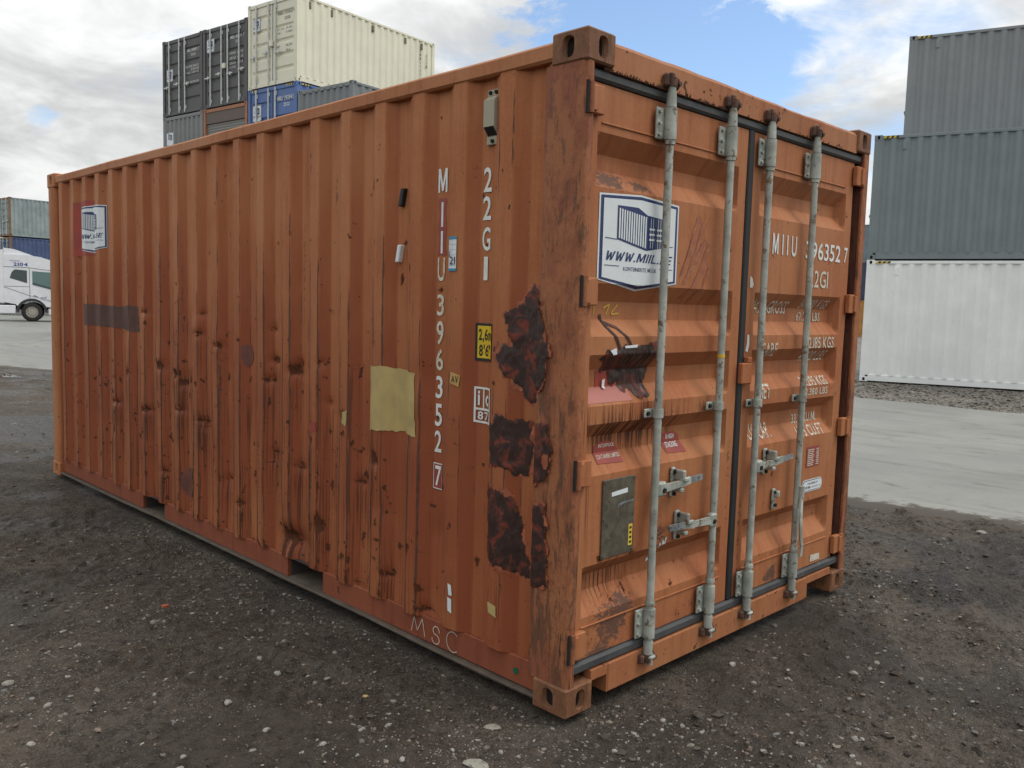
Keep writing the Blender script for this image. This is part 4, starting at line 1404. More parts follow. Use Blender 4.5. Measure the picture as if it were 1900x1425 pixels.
sealant('sealant_smear', [(.150, 1.425), (.20, 1.395), (.22, 1.435), (.27, 1.42), (.33, 1.445), (.44, 1.440), (.56, 1.455), (.575, 1.40), (.555, 1.34), (.53, 1.29), (.535, 1.22), (.44, 1.215), (.425, 1.25), (.40, 1.265), (.385, 1.245), (.35, 1.25), (.335, 1.29), (.31, 1.265), (.285, 1.28), (.275, 1.33), (.235, 1.325), (.215, 1.37)], doors[0], D, 'sealant_tar', 263, .005, .016, .007, hole_at=.72)
dc = Decal().poly([(.225, 1.42), (.262, 1.43), (.268, 1.405), (.25, 1.398)]).poly([(.315, 1.437), (.40, 1.442), (.395, 1.43), (.32, 1.428)]).poly([(.245, 1.30), (.262, 1.305), (.258, 1.265), (.243, 1.27)])
dc.build('scrap_or_glint', 'sticker_white', doors[0], D, DOOR_XB, DOOR_ZB, .011)  # white flecks painted on as glossy highlights of the smear
dc = Decal()
dc.stroke([(.222, 1.56), (.235, 1.52), (.27, 1.47), (.30, 1.42)], .014).stroke([(.235, 1.53), (.30, 1.51), (.35, 1.46), (.38, 1.42)], .012)
dc.build('sealant_smear', 'sealant_tar', doors[0], D, DOOR_XB, DOOR_ZB, .004)
# repaint panels, chalk and labels on the left door
Decal().rect(.116, .40, 1.215, 1.272, 0).build('repaint_patch', 'pink_paint', doors[0], D, DOOR_XB, DOOR_ZB, .0015)
Decal().rect(.21, .36, 1.272, 1.338, 0).build('repaint_patch', 'primer_red', doors[0], D, DOOR_XB, DOOR_ZB, .002)
dc = Decal().stroke([(.245, 1.585), (.285, 1.60), (.262, 1.558)], .005).stroke([(.335, 1.60), (.300, 1.570), (.30, 1.56), (.345, 1.565)], .005).stroke([(.19, 1.595), (.185, 1.56)], .004)
dc.build('chalk_letters', 'yellow_chalk', doors[0], D, DOOR_XB, DOOR_ZB, .003)
dc = Decal()
dc.poly([(.212, .968), (.375, .962), (.368, 1.010), (.350, 1.038), (.300, 1.052), (.245, 1.050), (.215, 1.030)], 0, 0)
dc.text('INTERPOOL', .245, .345, 1.026, 1.041, 1, 1, .01).text('CONTAINERS LIMITED', .222, .366, .984, .999, 1, 1, .01)
dc.build('owner_label', ['label_red', 'white_print_worn'], doors[0], D, DOOR_XB, DOOR_ZB, .003)
dc = Decal()
dc.poly([(.682, .965), (.825, .960), (.800, 1.035), (.760, 1.052), (.690, 1.050), (.660, 1.035)], 0, 0)
dc.text('8 HIGH', .705, .765, 1.020, 1.042, 1, 1, .02).text('STACKING', .695, .780, .985, 1.008, 1, 1, .02)
dc.build('stacking_label', ['label_red', 'white_print'], doors[0], D, DOOR_XB, DOOR_ZB, .003)
mb = MB().box(.216, .424, .026, .034, .586, .906, 0, .002)
for px, pz in ((.226, .596), (.414, .596), (.226, .896), (.414, .896), (.226, .746), (.414, .746)):
    mb.tube((px, .026, pz), (px, .0225, pz), .006, 8)
plate = mb.build('data_plate', 'data_plate', box_c)
SP = lambda u, v, off: np.stack([u, np.full_like(u, .0255) - off, v], -1)
Decal().poly([(.268, .835), (.372, .840), (.372, .860), (.268, .852)]).build('plate_label', 'sticker_white', plate, SP, (), (), .001)
dc = Decal().poly([(.308, .785), (.345, .796), (.415, .800), (.416, .808), (.335, .805), (.312, .800)])
dc.build('plate_label', 'steel_worn', plate, SP, (), (), .001)
dc = Decal().rect(.386, .412, .615, .705, 0, 0)
for k in range(4):
    dc.rect(.392, .406, .625 + k * .02, .634 + k * .02, 1, 1)
dc.build('plate_label', ['yellow_chalk', 'black_print'], plate, SP, (), (), .001)
for k, (x0, z0, x1, z1, w_) in enumerate(((.80, 1.99, .70, 1.78, .035), (.84, 1.97, .73, 1.74, .03), (.86, 1.90, .69, 1.70, .035), (.89, 1.88, .78, 1.70, .03), (.87, 1.80, .72, 1.64, .03), (.90, 1.78, .80, 1.63, .022), (.77, 1.90, .68, 1.74, .025))):
    pl_ = ragged([(x0, z0), (x0 + w_, z0 - .01), (x1 + w_, z1), (x1, z1 - .012)], .008, 30 + k, 6)
    Decal().poly(pl_).build('paint_smear', 'smear_paint', doors[0], D, DOOR_XB, DOOR_ZB, .0016 + .0003 * k, flip=True)
dc = Decal().stroke([(.595, .555), (.612, .548), (.622, .58), (.632, .555), (.645, .59), (.652, .565), (.668, .60)], .008)
dc.poly([(.592, .492), (.625, .500), (.620, .512), (.598, .505)], 0, 0)
dc.build('scrap_or_glint', 'sticker_white', doors[0], D, DOOR_XB, DOOR_ZB, .004)
# right door lettering
for body, u0, u1, v0, v1 in (('M I I U', 1.455, 1.700, 1.868, 1.970), ('396352', 1.800, 2.200, 1.866, 1.958), ('7', 2.246, 2.288, 1.868, 1.952)):
    Decal().text(body, u0, u1, v0, v1, 0, 0, .014).build('container_number', 'white_print', doors[1], D, DOOR_XB, DOOR_ZB, .003)
for body, u0, u1, v0, v1 in (('22G1', 1.850, 2.070, 1.722, 1.812), ('MAX. GROSS', 1.345, 1.715, 1.580, 1.645), ('30.480 KGS', 1.840, 2.150, 1.612, 1.660), ('67.200 LBS', 1.840, 2.110, 1.545, 1.592),
                             ('TARE', 1.400, 1.560, 1.368, 1.436), ('2.185 KGS', 1.890, 2.185, 1.400, 1.462), ('4.820 LBS', 1.870, 2.160, 1.332, 1.388),
                             ('NET', 1.400, 1.512, 1.160, 1.232), ('28.295 KGS', 1.850, 2.150, 1.202, 1.250), ('62.380 LBS', 1.850, 2.145, 1.152, 1.190),
                             ('CU. CAP.', 1.370, 1.592, .955, 1.030), ('33.2 CU.M.', 1.850, 2.130, 1.000, 1.050), ('1.173 CU.FT', 1.850, 2.150, .930, .985)):
    Decal().text(body, u0, u1, v0, v1, 0, 0, .010).build('weight_lettering', 'white_print_worn', doors[1], D, DOOR_XB, DOOR_ZB, .003)
dc = Decal().rect(1.945, 2.095, .760, .869, 0, 0)
for k in range(9):
    z = .852 - k * .0105
    dc.rect(1.955, 2.030 - (k % 3) * .006, z - .002, z + .003, 1, 1)
    dc.rect(2.050 + (k % 2) * .006, 2.085, z - .002, z + .003, 1, 1)
dc.build('data_label', ['label_red', 'white_print_worn'], doors[1], D, DOOR_XB, DOOR_ZB, .003)


def pill(u0, u1, v0, v1, r_):
    o = []
    for cx, cy, a0 in ((u1 - r_, v1 - r_, 0), (u0 + r_, v1 - r_, 90), (u0 + r_, v0 + r_, 180), (u1 - r_, v0 + r_, 270)):
        for k in range(6):
            a = R(a0 + k * 18)
            o.append((cx + r_ * math.cos(a), cy + r_ * math.sin(a)))
    return o


dc = Decal().poly(pill(1.905, 2.145, .622, .690, .032), 0, 0).poly(pill(1.911, 2.139, .627, .685, .029), 1, 1).poly(pill(1.915, 2.135, .630, .682, .026), 0, 2)
dc.text('THIS IS MADE OF', 1.965, 2.085, .662, .672, 1, 3, .0).text('CORTEN', 1.930, 2.000, .640, .653, 1, 3, .02).text('or EQUIVALENT steel', 2.010, 2.120, .641, .650, 1, 3, .0)
dc.build('steel_label', ['sticker_white', 'black_print'], doors[1], D, DOOR_XB, DOOR_ZB, .003)
Decal().poly([(2.055, .218), (2.170, .214), (2.165, .250), (2.055, .257)]).build('scrap_or_glint', 'white_print_worn', doors[1], D, DOOR_XB, (), .003)
Decal().poly([(1.262, 1.70), (1.285, 1.70), (1.296, 1.715), (1.282, 1.745), (1.262, 1.755)]).build('scrap_or_glint', 'white_print', doors[1], D, DOOR_XB, (), .003)
Decal().poly([(1.250, 1.40), (1.272, 1.395), (1.284, 1.43), (1.280, 1.475), (1.262, 1.48), (1.262, 1.44)]).build('scrap_or_glint', 'white_print', doors[1], D, DOOR_XB, (), .003)
# ventilator on the side near the post
x = float(side_x(.515, 2.34))
mb = MB().box(x - .010, x + .006, .478, .556, 2.232, 2.452, 0, .003)
poly = [(x - .010, 2.265), (x - .036, 2.300), (x - .036, 2.405), (x - .010, 2.425)]
mb.prism(poly, lambda a, b, t_: (a, t_, b), .486, .548)
for py, pz in ((.500, 2.438), (.534, 2.438), (.517, 2.246)):
    mb.tube((x - .009, py, pz), (x - .018, py, pz), .008, 8, m=1)
v_ = mb.build('ventilator', ['beige_plastic', 'hole_dark'], side_panel)
MB().add([(x - .0125, .490, 2.2675), (x - .0375, .490, 2.2995), (x - .0375, .544, 2.2995), (x - .0125, .544, 2.2675)], [(0, 1, 2, 3)]).build('grille', 'hole_dark', v_)

# rust lumps of moss and dirt along the top seal
mb = MB()
for _ in range(120):
    u = rng.uniform(.10, .95) if rng.random() < .8 else rng.uniform(1.2, 2.2)
    h_ = rng.uniform(.004, .014)
    mb.tube((u, .012, 2.458), (u + rng.uniform(-.006, .006), .004, 2.458 + h_), .003, 4, .001, caps=False, smooth=False)
o = mb.build('dirt_crust', 'cast_rust', box_c, fix=False)
o['kind'] = 'stuff'

# ------------------------------------------------------------------ other containers
simple('grey_dark', (0.088, 0.086, 0.086), 0.5, 0, 0.12, 2.5, (0.10, 0.095, 0.09), 0, dirt_at=0.66)
simple('grey_mid', (0.19, 0.205, 0.212), 0.5, 0, 0.10, 2.5, (0.11, 0.115, 0.115), 0, dirt_at=0.66)
simple('grey_end', (0.20, 0.205, 0.203), 0.5, 0, 0.10, 2.5, (0.11, 0.115, 0.115), 0, dirt_at=0.66)
simple('grey_right', (0.180, 0.212, 0.220), 0.45, 0, 0.08, 1.5, (0.12, 0.135, 0.14), 0, dirt_at=0.68)
simple('grey_right_top', (0.220, 0.236, 0.240), 0.45, 0, 0.08, 1.5, (0.15, 0.16, 0.16), 0, dirt_at=0.68)
simple('cream_paint', (0.72, 0.695, 0.55), 0.45, 0, 0.05, 1.5, (0.62, 0.59, 0.46), 0, dirt_at=0.68)
simple('blue_paint', (0.085, 0.150, 0.34), 0.45, 0, 0.12, 2.5, (0.06, 0.10, 0.22), 0, dirt_at=0.66)
simple('white_paint', (0.80, 0.825, 0.80), 0.4, 0, 0.06, 1.2, (0.58, 0.57, 0.52), 0, dirt_at=0.655)
simple('old_blue_grey', (0.255, 0.305, 0.305), 0.6, 0, 0.16, 1.8, (0.24, 0.16, 0.10), 0, dirt_at=0.62)
simple('old_blue', (0.062, 0.090, 0.185), 0.6, 0, 0.18, 2.2, (0.10, 0.085, 0.08), 0, dirt_at=0.62)
simple('rust_frame', (0.20, 0.115, 0.055), 0.7, 0, 0.3, 6, (0.10, 0.05, 0.03), 0)
simple('orange_frame', (0.34, 0.15, 0.08), 0.6, 0, 0.15, 5, (0.18, 0.07, 0.035), 0)
simple('shutter_grey', (0.185, 0.178, 0.160), 0.5, 0, 0.08, 3)
simple('shutter_box', (0.125, 0.095, 0.080), 0.6, 0, 0.12, 4)
simple('orange_far', (0.42, 0.20, 0.05), 0.6, 0, 0.15, 2)
simple('navy_far', (0.045, 0.055, 0.095), 0.6, 0, 0.15, 2)
simple('bluegrey_far', (0.16, 0.20, 0.23), 0.6, 0, 0.12, 2)
simple('rod_bright', (0.55, 0.57, 0.55), 0.4, 0.2, 0.1, 6)
simple('print_dark', (0.16, 0.15, 0.11), 0.6)

_MC = {}


def cached(key, fn):
    if key not in _MC:
        _MC[key] = fn()
    return _MC[key]


def bx(x0, x1, y0, y1, z0, z1, c=0.004):
    return MB().box(x0, x1, y0, y1, z0, z1, 0, c)


def bg_container(name, label, paint, org, rz, L=LC, H=HC, front='door', group=None, stripes=None, logo=None, lines=(), print_mat='white_print',
                 frame=None, plain=False, vents=None, rods=3):
    root = empty(name, org, rz)
    tag(root, label, 'shipping container', group)
    W_ = WC
    fr = frame or paint

    def part(pn, key, fn, mats, parent=root):
        def mk():
            mb = fn()
            me = mb.mesh(pn, mats)
            bm = bmesh.new()
            bm.from_mesh(me)
            bmesh.ops.recalc_face_normals(bm, faces=bm.faces)
            bm.to_mesh(me)
            bm.free()
            return me
        me = cached((pn, key, str(mats), L, H), mk)
        return link(pn, me, parent)

    for sx, x in ((1, 0), (-1, W_)):
        for sy, y in ((1, 0), (-1, L)):
            me = cached(('cast', fr, sx, sy), lambda: casting_mesh('corner_casting', fr, sx, sy))
            for z in (0, H - .118):
                link('corner_casting', me, root).location = (x, y, z)
    for i, (x0, y0) in enumerate(((.004, .004), (W_ - .124, .004), (.004, L - .124), (W_ - .124, L - .124))):
        part('corner_post', i, lambda: bx(x0, x0 + .12, y0, y0 + .12, .117, H - .117), fr)
    for i, x0 in enumerate((.004, W_ - .064)):
        part('top_rail', i, lambda: bx(x0, x0 + .06, .176, L - .176, H - .09, H - .024), paint)
        xb = x0 + (.020 if i == 0 else -.0)
        part('bottom_rail', i, lambda: bx(xb, xb + .04, .176, L - .176, .020, .165), paint)
    xo, xi = .010, (.058 if L > 10 else .046)
    part('side_panel', 0, lambda: MB().grid(corr_sheet(.12, L - .12, .16, H - .085, xo, xi), 0, False), paint)
    spn = part('side_panel', 1, lambda: MB().grid(corr_sheet(.12, L - .12, .16, H - .085, W_ - xo, W_ - xi), 0, False), paint)
    part('end_panel', 0, lambda: MB().grid(corr_sheet(.12, W_ - .12, .14, H - .10, L - xo, L - xi, .25)[..., [1, 0, 2]], 0, False), paint)
    part('header', 0, lambda: bx(.1625, W_ - .1625, .012, .10, H - .135, H - .025), fr)
    part('sill', 0, lambda: bx(.1625, W_ - .1625, .012, .10, .020, .150), fr)
    part('header', 1, lambda: bx(.1625, W_ - .1625, L - .10, L - .008, H - .105, H - .025), fr)
    part('sill', 1, lambda: bx(.1625, W_ - .1625, L - .10, L - .008, .020, .145), fr)
    part('roof', 0, lambda: MB().grid(corr_sheet(.05, L - .05, .05, W_ - .05, H - .038, H - .058)[..., [2, 1, 0]], 0, False), paint)
    part('floor', 0, lambda: MB().box(.05, W_ - .05, .1, L - .1, .145, .155), 'underside')
    if stripes:
        def mk():
            mb = MB()
            for k in range(6):
                u0 = .20 + k * .052
                for pl_ in stripes:
                    z0, z1 = H - .082, H - .034
                    m_ = k % 2
                    if pl_ == 'side':
                        x = W_ + .0005
                        mb.add([(x, u0, z0), (x, u0 + .052, z0), (x, u0 + .072, z1), (x, u0 + .020, z1)], [(0, 1, 2, 3)], m_)
                    else:
                        for a in (.20, W_ - .52):
                            mb.add([(a + k * .052, .0095, z0), (a + k * .052 + .052, .0095, z0), (a + k * .052 + .072, .0095, z1), (a + k * .052 + .02, .0095, z1)], [(0, 1, 2, 3)], m_)
            return mb
        part('hazard_stripes', str(stripes), mk, ['yellow', 'black_print'])
    if vents:
        for y in vents:
            part('ventilator', y, lambda: MB().box(W_ - .046, W_ + .006, y, y + .09, H - .36, H - .16, 0, .01), 'print_dark' if paint == 'cream_paint' else paint, spn)
    if plain:
        part('front_panel', 0, lambda: MB().grid(corr_sheet(.12, W_ - .12, .14, H - .10, xo, xi, .25)[..., [1, 0, 2]], 0, False), paint)
        return root
    if front == 'panel':
        fp = part('front_panel', 0, lambda: MB().grid(corr_sheet(.12, W_ - .12, .14, H - .10, .012, .064, .27)[..., [1, 0, 2]], 0, False), paint)
        if logo:
            dc = Decal()
            badge(dc, *logo, full=False, text=False)
            dc.build('logo_sticker', ['sticker_white', 'navy'], fp, lambda u, v, off: np.stack([u, np.full_like(u, .010) - off, v], -1), (), (), .003, .003)
        return root
    if front == 'shutter':
        part('shutter_box', 0, lambda: bx(.126, W_ - .126, .030, .30, H - .50, H - .14), 'shutter_box')
        n = 22
        zt = H - .505
        hh = (zt - .15) / n
        for k in range(n):
            z = zt - (k + 1) * hh

            def mk():
                mb = MB()
                P = np.zeros((2, 4, 3))
                for j, (y, dz) in enumerate(((.075, 0.0), (.066, .012), (.062, hh * .5), (.072, hh - .003))):
                    P[:, j, 1], P[:, j, 2] = y, dz
                P[0, :, 0], P[1, :, 0] = .126, W_ - .126
                return mb.grid(P, 0, False)
            o = part('shutter_slat', 0, mk, 'shutter_grey')
            o.location.z = z
        return root
    # double doors
    zc = [(.90 - .18 * k) for k in range(5)]
    dz0, dz1 = .155, H - .140
    hts = [(dz0 + (dz1 - dz0) * f) for f in (.14, .32, .50, .68, .86)]
    dd = []
    for di, (x0, x1) in enumerate(((.126, W_ / 2 - .012), (W_ / 2 + .012, W_ - .126))):
        def mk():
            br = []
            for h in hts:
                br += [h - .075, h - .03, h + .03, h + .075]
            zs = np.array([dz0] + br + [dz1])
            dep = np.array([0] + [0, 1, 1, 0] * 5 + [0])
            xs = np.array([x0, x0 + .09, x0 + .12, x1 - .12, x1 - .09, x1])
            fx = np.array([0, 0, 1, 1, 0, 0])
            P = np.zeros((6, len(zs), 3))
            P[..., 0] = xs[:, None]
            P[..., 2] = zs[None]
            P[..., 1] = .040 + .038 * np.minimum(dep[None], fx[:, None])
            return MB().grid(P, 0, False)
        d_ = part('door', di, mk, paint)
        dd.append(d_)
        for k, xr in enumerate((x0 + .30, x1 - .16) if di == 0 else (x0 + .16, x1 - .30)):
            if rods == 3 and di == 1 and k == 1:
                continue
            part('lock_rod', (di, k), lambda: MB().tube((xr, -.002, .06), (xr, -.002, H - .05), .026, 8), 'rod_bright', d_)
            for z in (.22, H - .24):
                part('rod_bracket', (di, k, z), lambda: bx(xr - .05, xr + .05, .006, .036, z - .06, z + .06), 'rod_bright', d_)
            zh = .98 + .06 * k
            part('handle', (di, k), lambda: MB().box(xr - .03 if di else xr - .30, xr + .30 if di else xr + .03, -.034, -.020, zh - .02, zh + .02, 0, .005).box(xr + (.12 if di else -.16), xr + (.16 if di else -.12), -.03, .036, zh - .06, zh + .06, 0, .005), 'rod_bright', d_)
        xh = x0 - .05 if di == 0 else x1
        for z in (.30, .95, 1.6, H - .35):
            part('hinge', (di, z), lambda: bx(xh, xh + .05, .0, .036, z - .05, z + .05), fr, d_)
    part('door_seal', 0, lambda: bx(W_ / 2 - .0115, W_ / 2 + .0115, .034, .06, dz0, dz1, 0), 'rubber_black')
    Sd = lambda u, v, off: np.stack([u, np.full_like(u, .037) - off, v], -1)
    if logo:
        dc = Decal()
        badge(dc, *logo, full=False, text=True)
        dc.build('logo_sticker', ['sticker_white', 'navy'], dd[0], Sd, (), (), .003, .003)
    for body, u0, u1, v0, v1 in lines:
        Decal().text(body, u0, u1, v0, v1, 0, 0, .012).build('container_lettering', print_mat, dd[1], Sd, (), (), .003)
    return root


# stack behind, seen over the roof of the orange one
AZ = 1.43384729
lv = Vector((math.sin(AZ), math.cos(AZ), 0))
wv_ = Vector((-math.cos(AZ), math.sin(AZ), 0))
base = Vector((11.518, 21.468, 0.085))
GP = WC + .04


def lpos(col, z):
    p = base + wv_ * (WC + GP * col)
    return (p.x, p.y, p.z + z)


RL = -AZ
SG = 'containers in the stacked block behind the orange one'
bg_container('shipping_container', 'dark grey container with three rods at the top left of the far stack', 'grey_dark', lpos(2, 3 * HC), RL, group=SG,
             logo=(.22, .62, 1.15, 1.62), lines=(('MIIU 190892 7', 1.50, 2.20, 2.02, 2.12), ('22G1', 1.72, 1.98, 1.88, 1.96), ('MAX. GROSS 30.480 KGS', 1.42, 2.18, 1.50, 1.58), ('67.200 LBS', 1.72, 2.18, 1.40, 1.47), ('TARE 2.185 KGS', 1.42, 2.18, 1.30, 1.37), ('NET 28.295 KGS', 1.42, 2.18, .98, 1.05)))
bg_container('shipping_container', 'dark grey container with four rods and yellow lock box beside the cream one', 'grey_dark', lpos(1, 3 * HC), RL, group=SG, rods=4,
             logo=(.18, .62, 1.78, 2.26), lines=(('MIIU 110802 7', 1.50, 2.24, 2.06, 2.16), ('25G1', 1.78, 2.02, 1.92, 2.00), ('30.480 KGS', 1.44, 1.78, 1.58, 1.66), ('67.200 LBS', 1.88, 2.18, 1.58, 1.66), ('2.185 KGS', 1.44, 1.78, 1.42, 1.50), ('4.820 LBS', 1.88, 2.18, 1.42, 1.50), ('28.295 KGS', 1.44, 1.78, 1.26, 1.34), ('62.380 LBS', 1.88, 2.18, 1.26, 1.34), ('33.2 CU.M.', 1.44, 1.78, 1.14, 1.20)))
c_cream = bg_container('shipping_container', 'cream container on top of the far stack with its long side showing', 'cream_paint', lpos(0, 2 * HC + 2.896), RL, group=SG, print_mat='print_dark',
                       logo=(.22, .62, 1.72, 2.16), vents=(.45, 1.30, 3.05, 4.55, 5.35), lines=(('MIIU 330612 1', 1.48, 2.26, 2.06, 2.16), ('22G1', 1.80, 2.06, 1.90, 1.99), ('MAX. GROSS', 1.44, 1.78, 1.62, 1.67), ('30.480', 1.86, 2.16, 1.62, 1.67), ('TARE', 1.44, 1.60, 1.50, 1.55), ('2.185', 1.86, 2.16, 1.50, 1.55), ('NET', 1.44, 1.58, 1.10, 1.16), ('28.295', 1.86, 2.16, 1.10, 1.16), ('33.2', 1.86, 2.06, .96, 1.02)))
bg_container('shipping_container', 'grey container end with badge, under the leftmost dark grey one', 'grey_end', lpos(2, 2 * HC), RL, front='panel', group=SG, logo=(.22, .68, 1.55, 2.05))
bg_container('shipping_container', 'rust orange framed container with a grey roller shutter end', 'shutter_grey', lpos(1, 2 * HC), RL, front='shutter', frame='orange_frame', group=SG)
bg_container('shipping_container', 'blue container with badge directly under the cream one', 'blue_paint', lpos(0, 2 * HC), RL, H=2.896, group=SG, stripes=('front', 'side'),
             logo=(.22, .66, 1.85, 2.42), lines=(('MIIU 293341 1', 1.46, 2.26, 2.40, 2.54), ('25G1', 1.76, 2.04, 2.22, 2.33)))
bg_container('shipping_container', 'grey corrugated container end to the right of the blue one', 'grey_mid', lpos(-1, 2 * HC), RL, front='panel', group=SG)
for col, nm in ((2, 'leftmost'), (1, 'second'), (0, 'third'), (-1, 'rightmost')):
    for tr, tn in ((0, 'ground level'), (1, 'second level')):
        bg_container('shipping_container', 'plain grey container hidden at %s in the %s column of the far stack' % (tn, nm), 'grey_mid', lpos(col, tr * HC), RL, plain=True, group=SG)
# yellow lock box on the second dark container and lettering on the cream side
MB().box(WC / 2 - .09, WC / 2 + .07, -.05, .03, 1.18, 1.34, 0, .01).build('lock_box', 'cream_paint', None).parent = [o for o in bpy.data.objects if o.get('label', '').startswith('dark grey container with four')][0]
MB().box(WC / 2 - .09, WC / 2 + .07, -.05, .03, 1.18, 1.36, 0, .01).build('lock_box', 'cream_paint', c_cream)
Ss = lambda u, v, off: np.stack([np.full_like(u, WC - .009) + off, u, v], -1)
dcs = Decal()
for k, ch in enumerate('MIIU330612'):
    dcs.text(ch, 5.30, 5.36, 2.12 - k * .13, 2.21 - k * .13, 0, 0, .012)
for k, ch in enumerate('22G1'):
    dcs.text(ch, 5.62, 5.68, 2.05 - k * .13, 2.14 - k * .13, 0, 0, .012)
dcs.build('container_lettering', 'print_dark', c_cream, Ss, (), (), .003)

# right hand stack
AR = 2.84315
ln = Vector((math.sin(AR), math.cos(AR), 0))
nc_ = Vector((math.cos(AR), -math.sin(AR), 0))
ob = Vector((18.0305, 6.6127, 0.004))
RR = -AR


def rpos(row, s_, z):
    p = ob - nc_ * (WC + row * 2.46) + ln * s_
    return (p.x, p.y, p.z + z)


RG = 'containers in the stack on the right'
bg_container('shipping_container', 'long white container standing on the gravel at the right', 'white_paint', rpos(0, 0, 0), RR, 12.192, 2.896, group=RG, stripes=('side',), vents=(.62,), rods=4)
bg_container('shipping_container', 'long grey container stacked on the white one', 'grey_right', rpos(0, 0, 2.896), RR, 12.192, 2.896, group=RG, stripes=('side',), vents=(.62,), rods=4)
bg_container('shipping_container', 'long grey container, topmost at the right edge, set back', 'grey_right_top', rpos(1, .42, 5.792), RR, 12.192, 2.896, group=RG, stripes=('side',), vents=(.62,), rods=4)
for k, z in enumerate((0, 2.896)):
    bg_container('shipping_container', 'plain grey container hidden behind the white stack, %s level' % ('lower', 'upper')[k], 'grey_right_top', rpos(1, .42, z), RR, 12.192, 2.896, plain=True, group=RG)

# distant stacks
FG = 'distant stacked containers'
pf = Vector((14.36, 62.83, .015))
Xl = Vector((math.cos(RL), math.sin(RL), 0))
p0 = pf - Xl * WC
for k, (pt, lb) in enumerate((('grey_end', 'lowest container of the distant stack behind the truck'), ('old_blue', 'faded dark blue container just above the truck cab'), ('old_blue_grey', 'weathered blue grey container above the dark blue one at the left edge'))):
    bg_container('shipping_container', lb, pt, (p0.x, p0.y, p0.z + k * (HC + .05)), RL, 12.192, group=FG, frame='rust_frame' if k else None, rods=4)
pd = Vector((58.6, 24.2, 0))
for k, (pt, lb) in enumerate((('orange_far', 'distant orange container glimpsed beside the white one'), ('navy_far', 'distant navy container above the orange one in the gap'), ('bluegrey_far', 'distant blue grey container topmost in the gap'))):
    bg_container('shipping_container', lb, pt, (pd.x, pd.y, k * HC + .01), RR, LC, plain=True, group=FG)

# ------------------------------------------------------------------ truck on the far road
simple('truck_white', (0.70, 0.71, 0.73), 0.3, 0, 0.05, 2, (0.5, 0.5, 0.5), 0, dirt_at=0.68)
simple('truck_dark', (0.03, 0.03, 0.032), 0.6)
simple('tyre', (0.022, 0.021, 0.020), 0.8, 0, 0.3, 14)
simple('rim', (0.36, 0.33, 0.28), 0.5, 0.4, 0.25, 14)
simple('truck_red', (0.50, 0.045, 0.03), 0.4)
simple('truck_blue', (0.04, 0.06, 0.24), 0.4)
m, t = new_mat('cab_glass')
finish(t, (0.035, 0.055, 0.055), 0.06, 0, None, spec=0.6)
m, t = new_mat('door_glass')
finish(t, (0.10, 0.17, 0.16), 0.08, 0, None, spec=0.6)

TH = R(-18)
tx = Vector((11.73, 48.83, 0.0)) - Vector((-math.sin(TH), math.cos(TH), 0)) * -1.17
truck = empty('truck', (tx.x, tx.y, .010), TH)
tag(truck, 'white lorry tractor numbered 2104 driving on the concrete at the left edge', 'truck')
SY = lambda a, b, t_: (a, t_, b)
arch = [(.66 * math.cos(a), .50 + .66 * math.sin(a)) for a in np.linspace(math.pi * .97, .03 * math.pi, 11)]
cab = [(-1.28, 1.02), (-.75, .92)] + arch[1:-1] + [(.72, .80), (1.42, .72), (1.46, 1.5), (1.42, 1.95), (1.26, 2.95), (1.02, 3.28), (.45, 3.46), (-.25, 3.54), (-1.28, 3.54)]
mb = MB().prism(cab, SY, -1.22, 1.22)
cb = mb.build('cab_body', 'truck_white', truck)
mb = MB()
fair = [(-1.26, 3.545), (.10, 3.52), (-.30, 3.66), (-.75, 3.82), (-1.26, 3.88)]
mb.prism(fair, SY, -1.12, 1.12)
mb.build('roof_fairing', 'truck_white', truck)
MB().prism([(-1.50, 1.0), (-1.285, .98), (-1.285, 3.80), (-1.45, 3.74)], SY, -1.215, -1.16).build('side_fairing', 'truck_white', truck)
MB().prism([(-1.70, 1.9), (-1.51, 1.9), (-1.49, 3.0), (-1.60, 3.0)], SY, -1.20, -1.10).build('marker_panel', 'truck_red', truck)
yo = -1.2235
SC_ = lambda pts, nm, mt, par=truck, d=.0: MB().prism(pts, SY, yo - d - .006, yo - d + .004).build(nm, mt, par)
SC_([(-1.00, 2.30), (-.20, 2.05), (-.20, 2.72), (-.76, 2.76), (-.90, 2.62)], 'sleeper_window', 'cab_glass')
SC_([(.05, 1.98), (1.30, 1.64), (1.36, 2.12), (1.24, 2.64), (.05, 2.70)], 'door_window', 'door_glass', d=.001)
SC_([(.05, 1.98), (1.24, 1.66), (1.26, 1.74), (.05, 2.10)], 'window_dark_band', 'cab_glass', d=.008)  # darker glass band along the lower edge of the door window
door_ = SC_([(-.09, 1.02), (-.075, 1.02), (-.075, 2.85), (-.09, 2.85)], 'door_seam', 'truck_dark')
SC_([(-1.27, 2.90), (-.09, 2.885), (1.08, 2.74), (1.08, 2.725), (-.09, 2.868), (-1.27, 2.885)], 'body_seam', 'truck_dark', d=.001)
SC_([(-1.27, 1.83), (-.09, 1.40), (1.40, 1.05), (1.40, 1.04), (-.09, 1.385), (-1.27, 1.815)], 'body_seam', 'truck_dark', d=.0012)
SC_([(-1.27, 1.86), (-.095, 1.86), (-.095, 1.875), (-1.27, 1.875)], 'body_seam', 'truck_dark')
mb = MB().prism([(.74 * math.cos(a), .50 + .74 * math.sin(a)) for a in np.linspace(math.pi, 0, 13)] + [(.62 * math.cos(a), .50 + .62 * math.sin(a)) for a in np.linspace(0, math.pi, 13)], SY, -1.26, -.85)
mb.build('mudguard', 'truck_dark', truck)


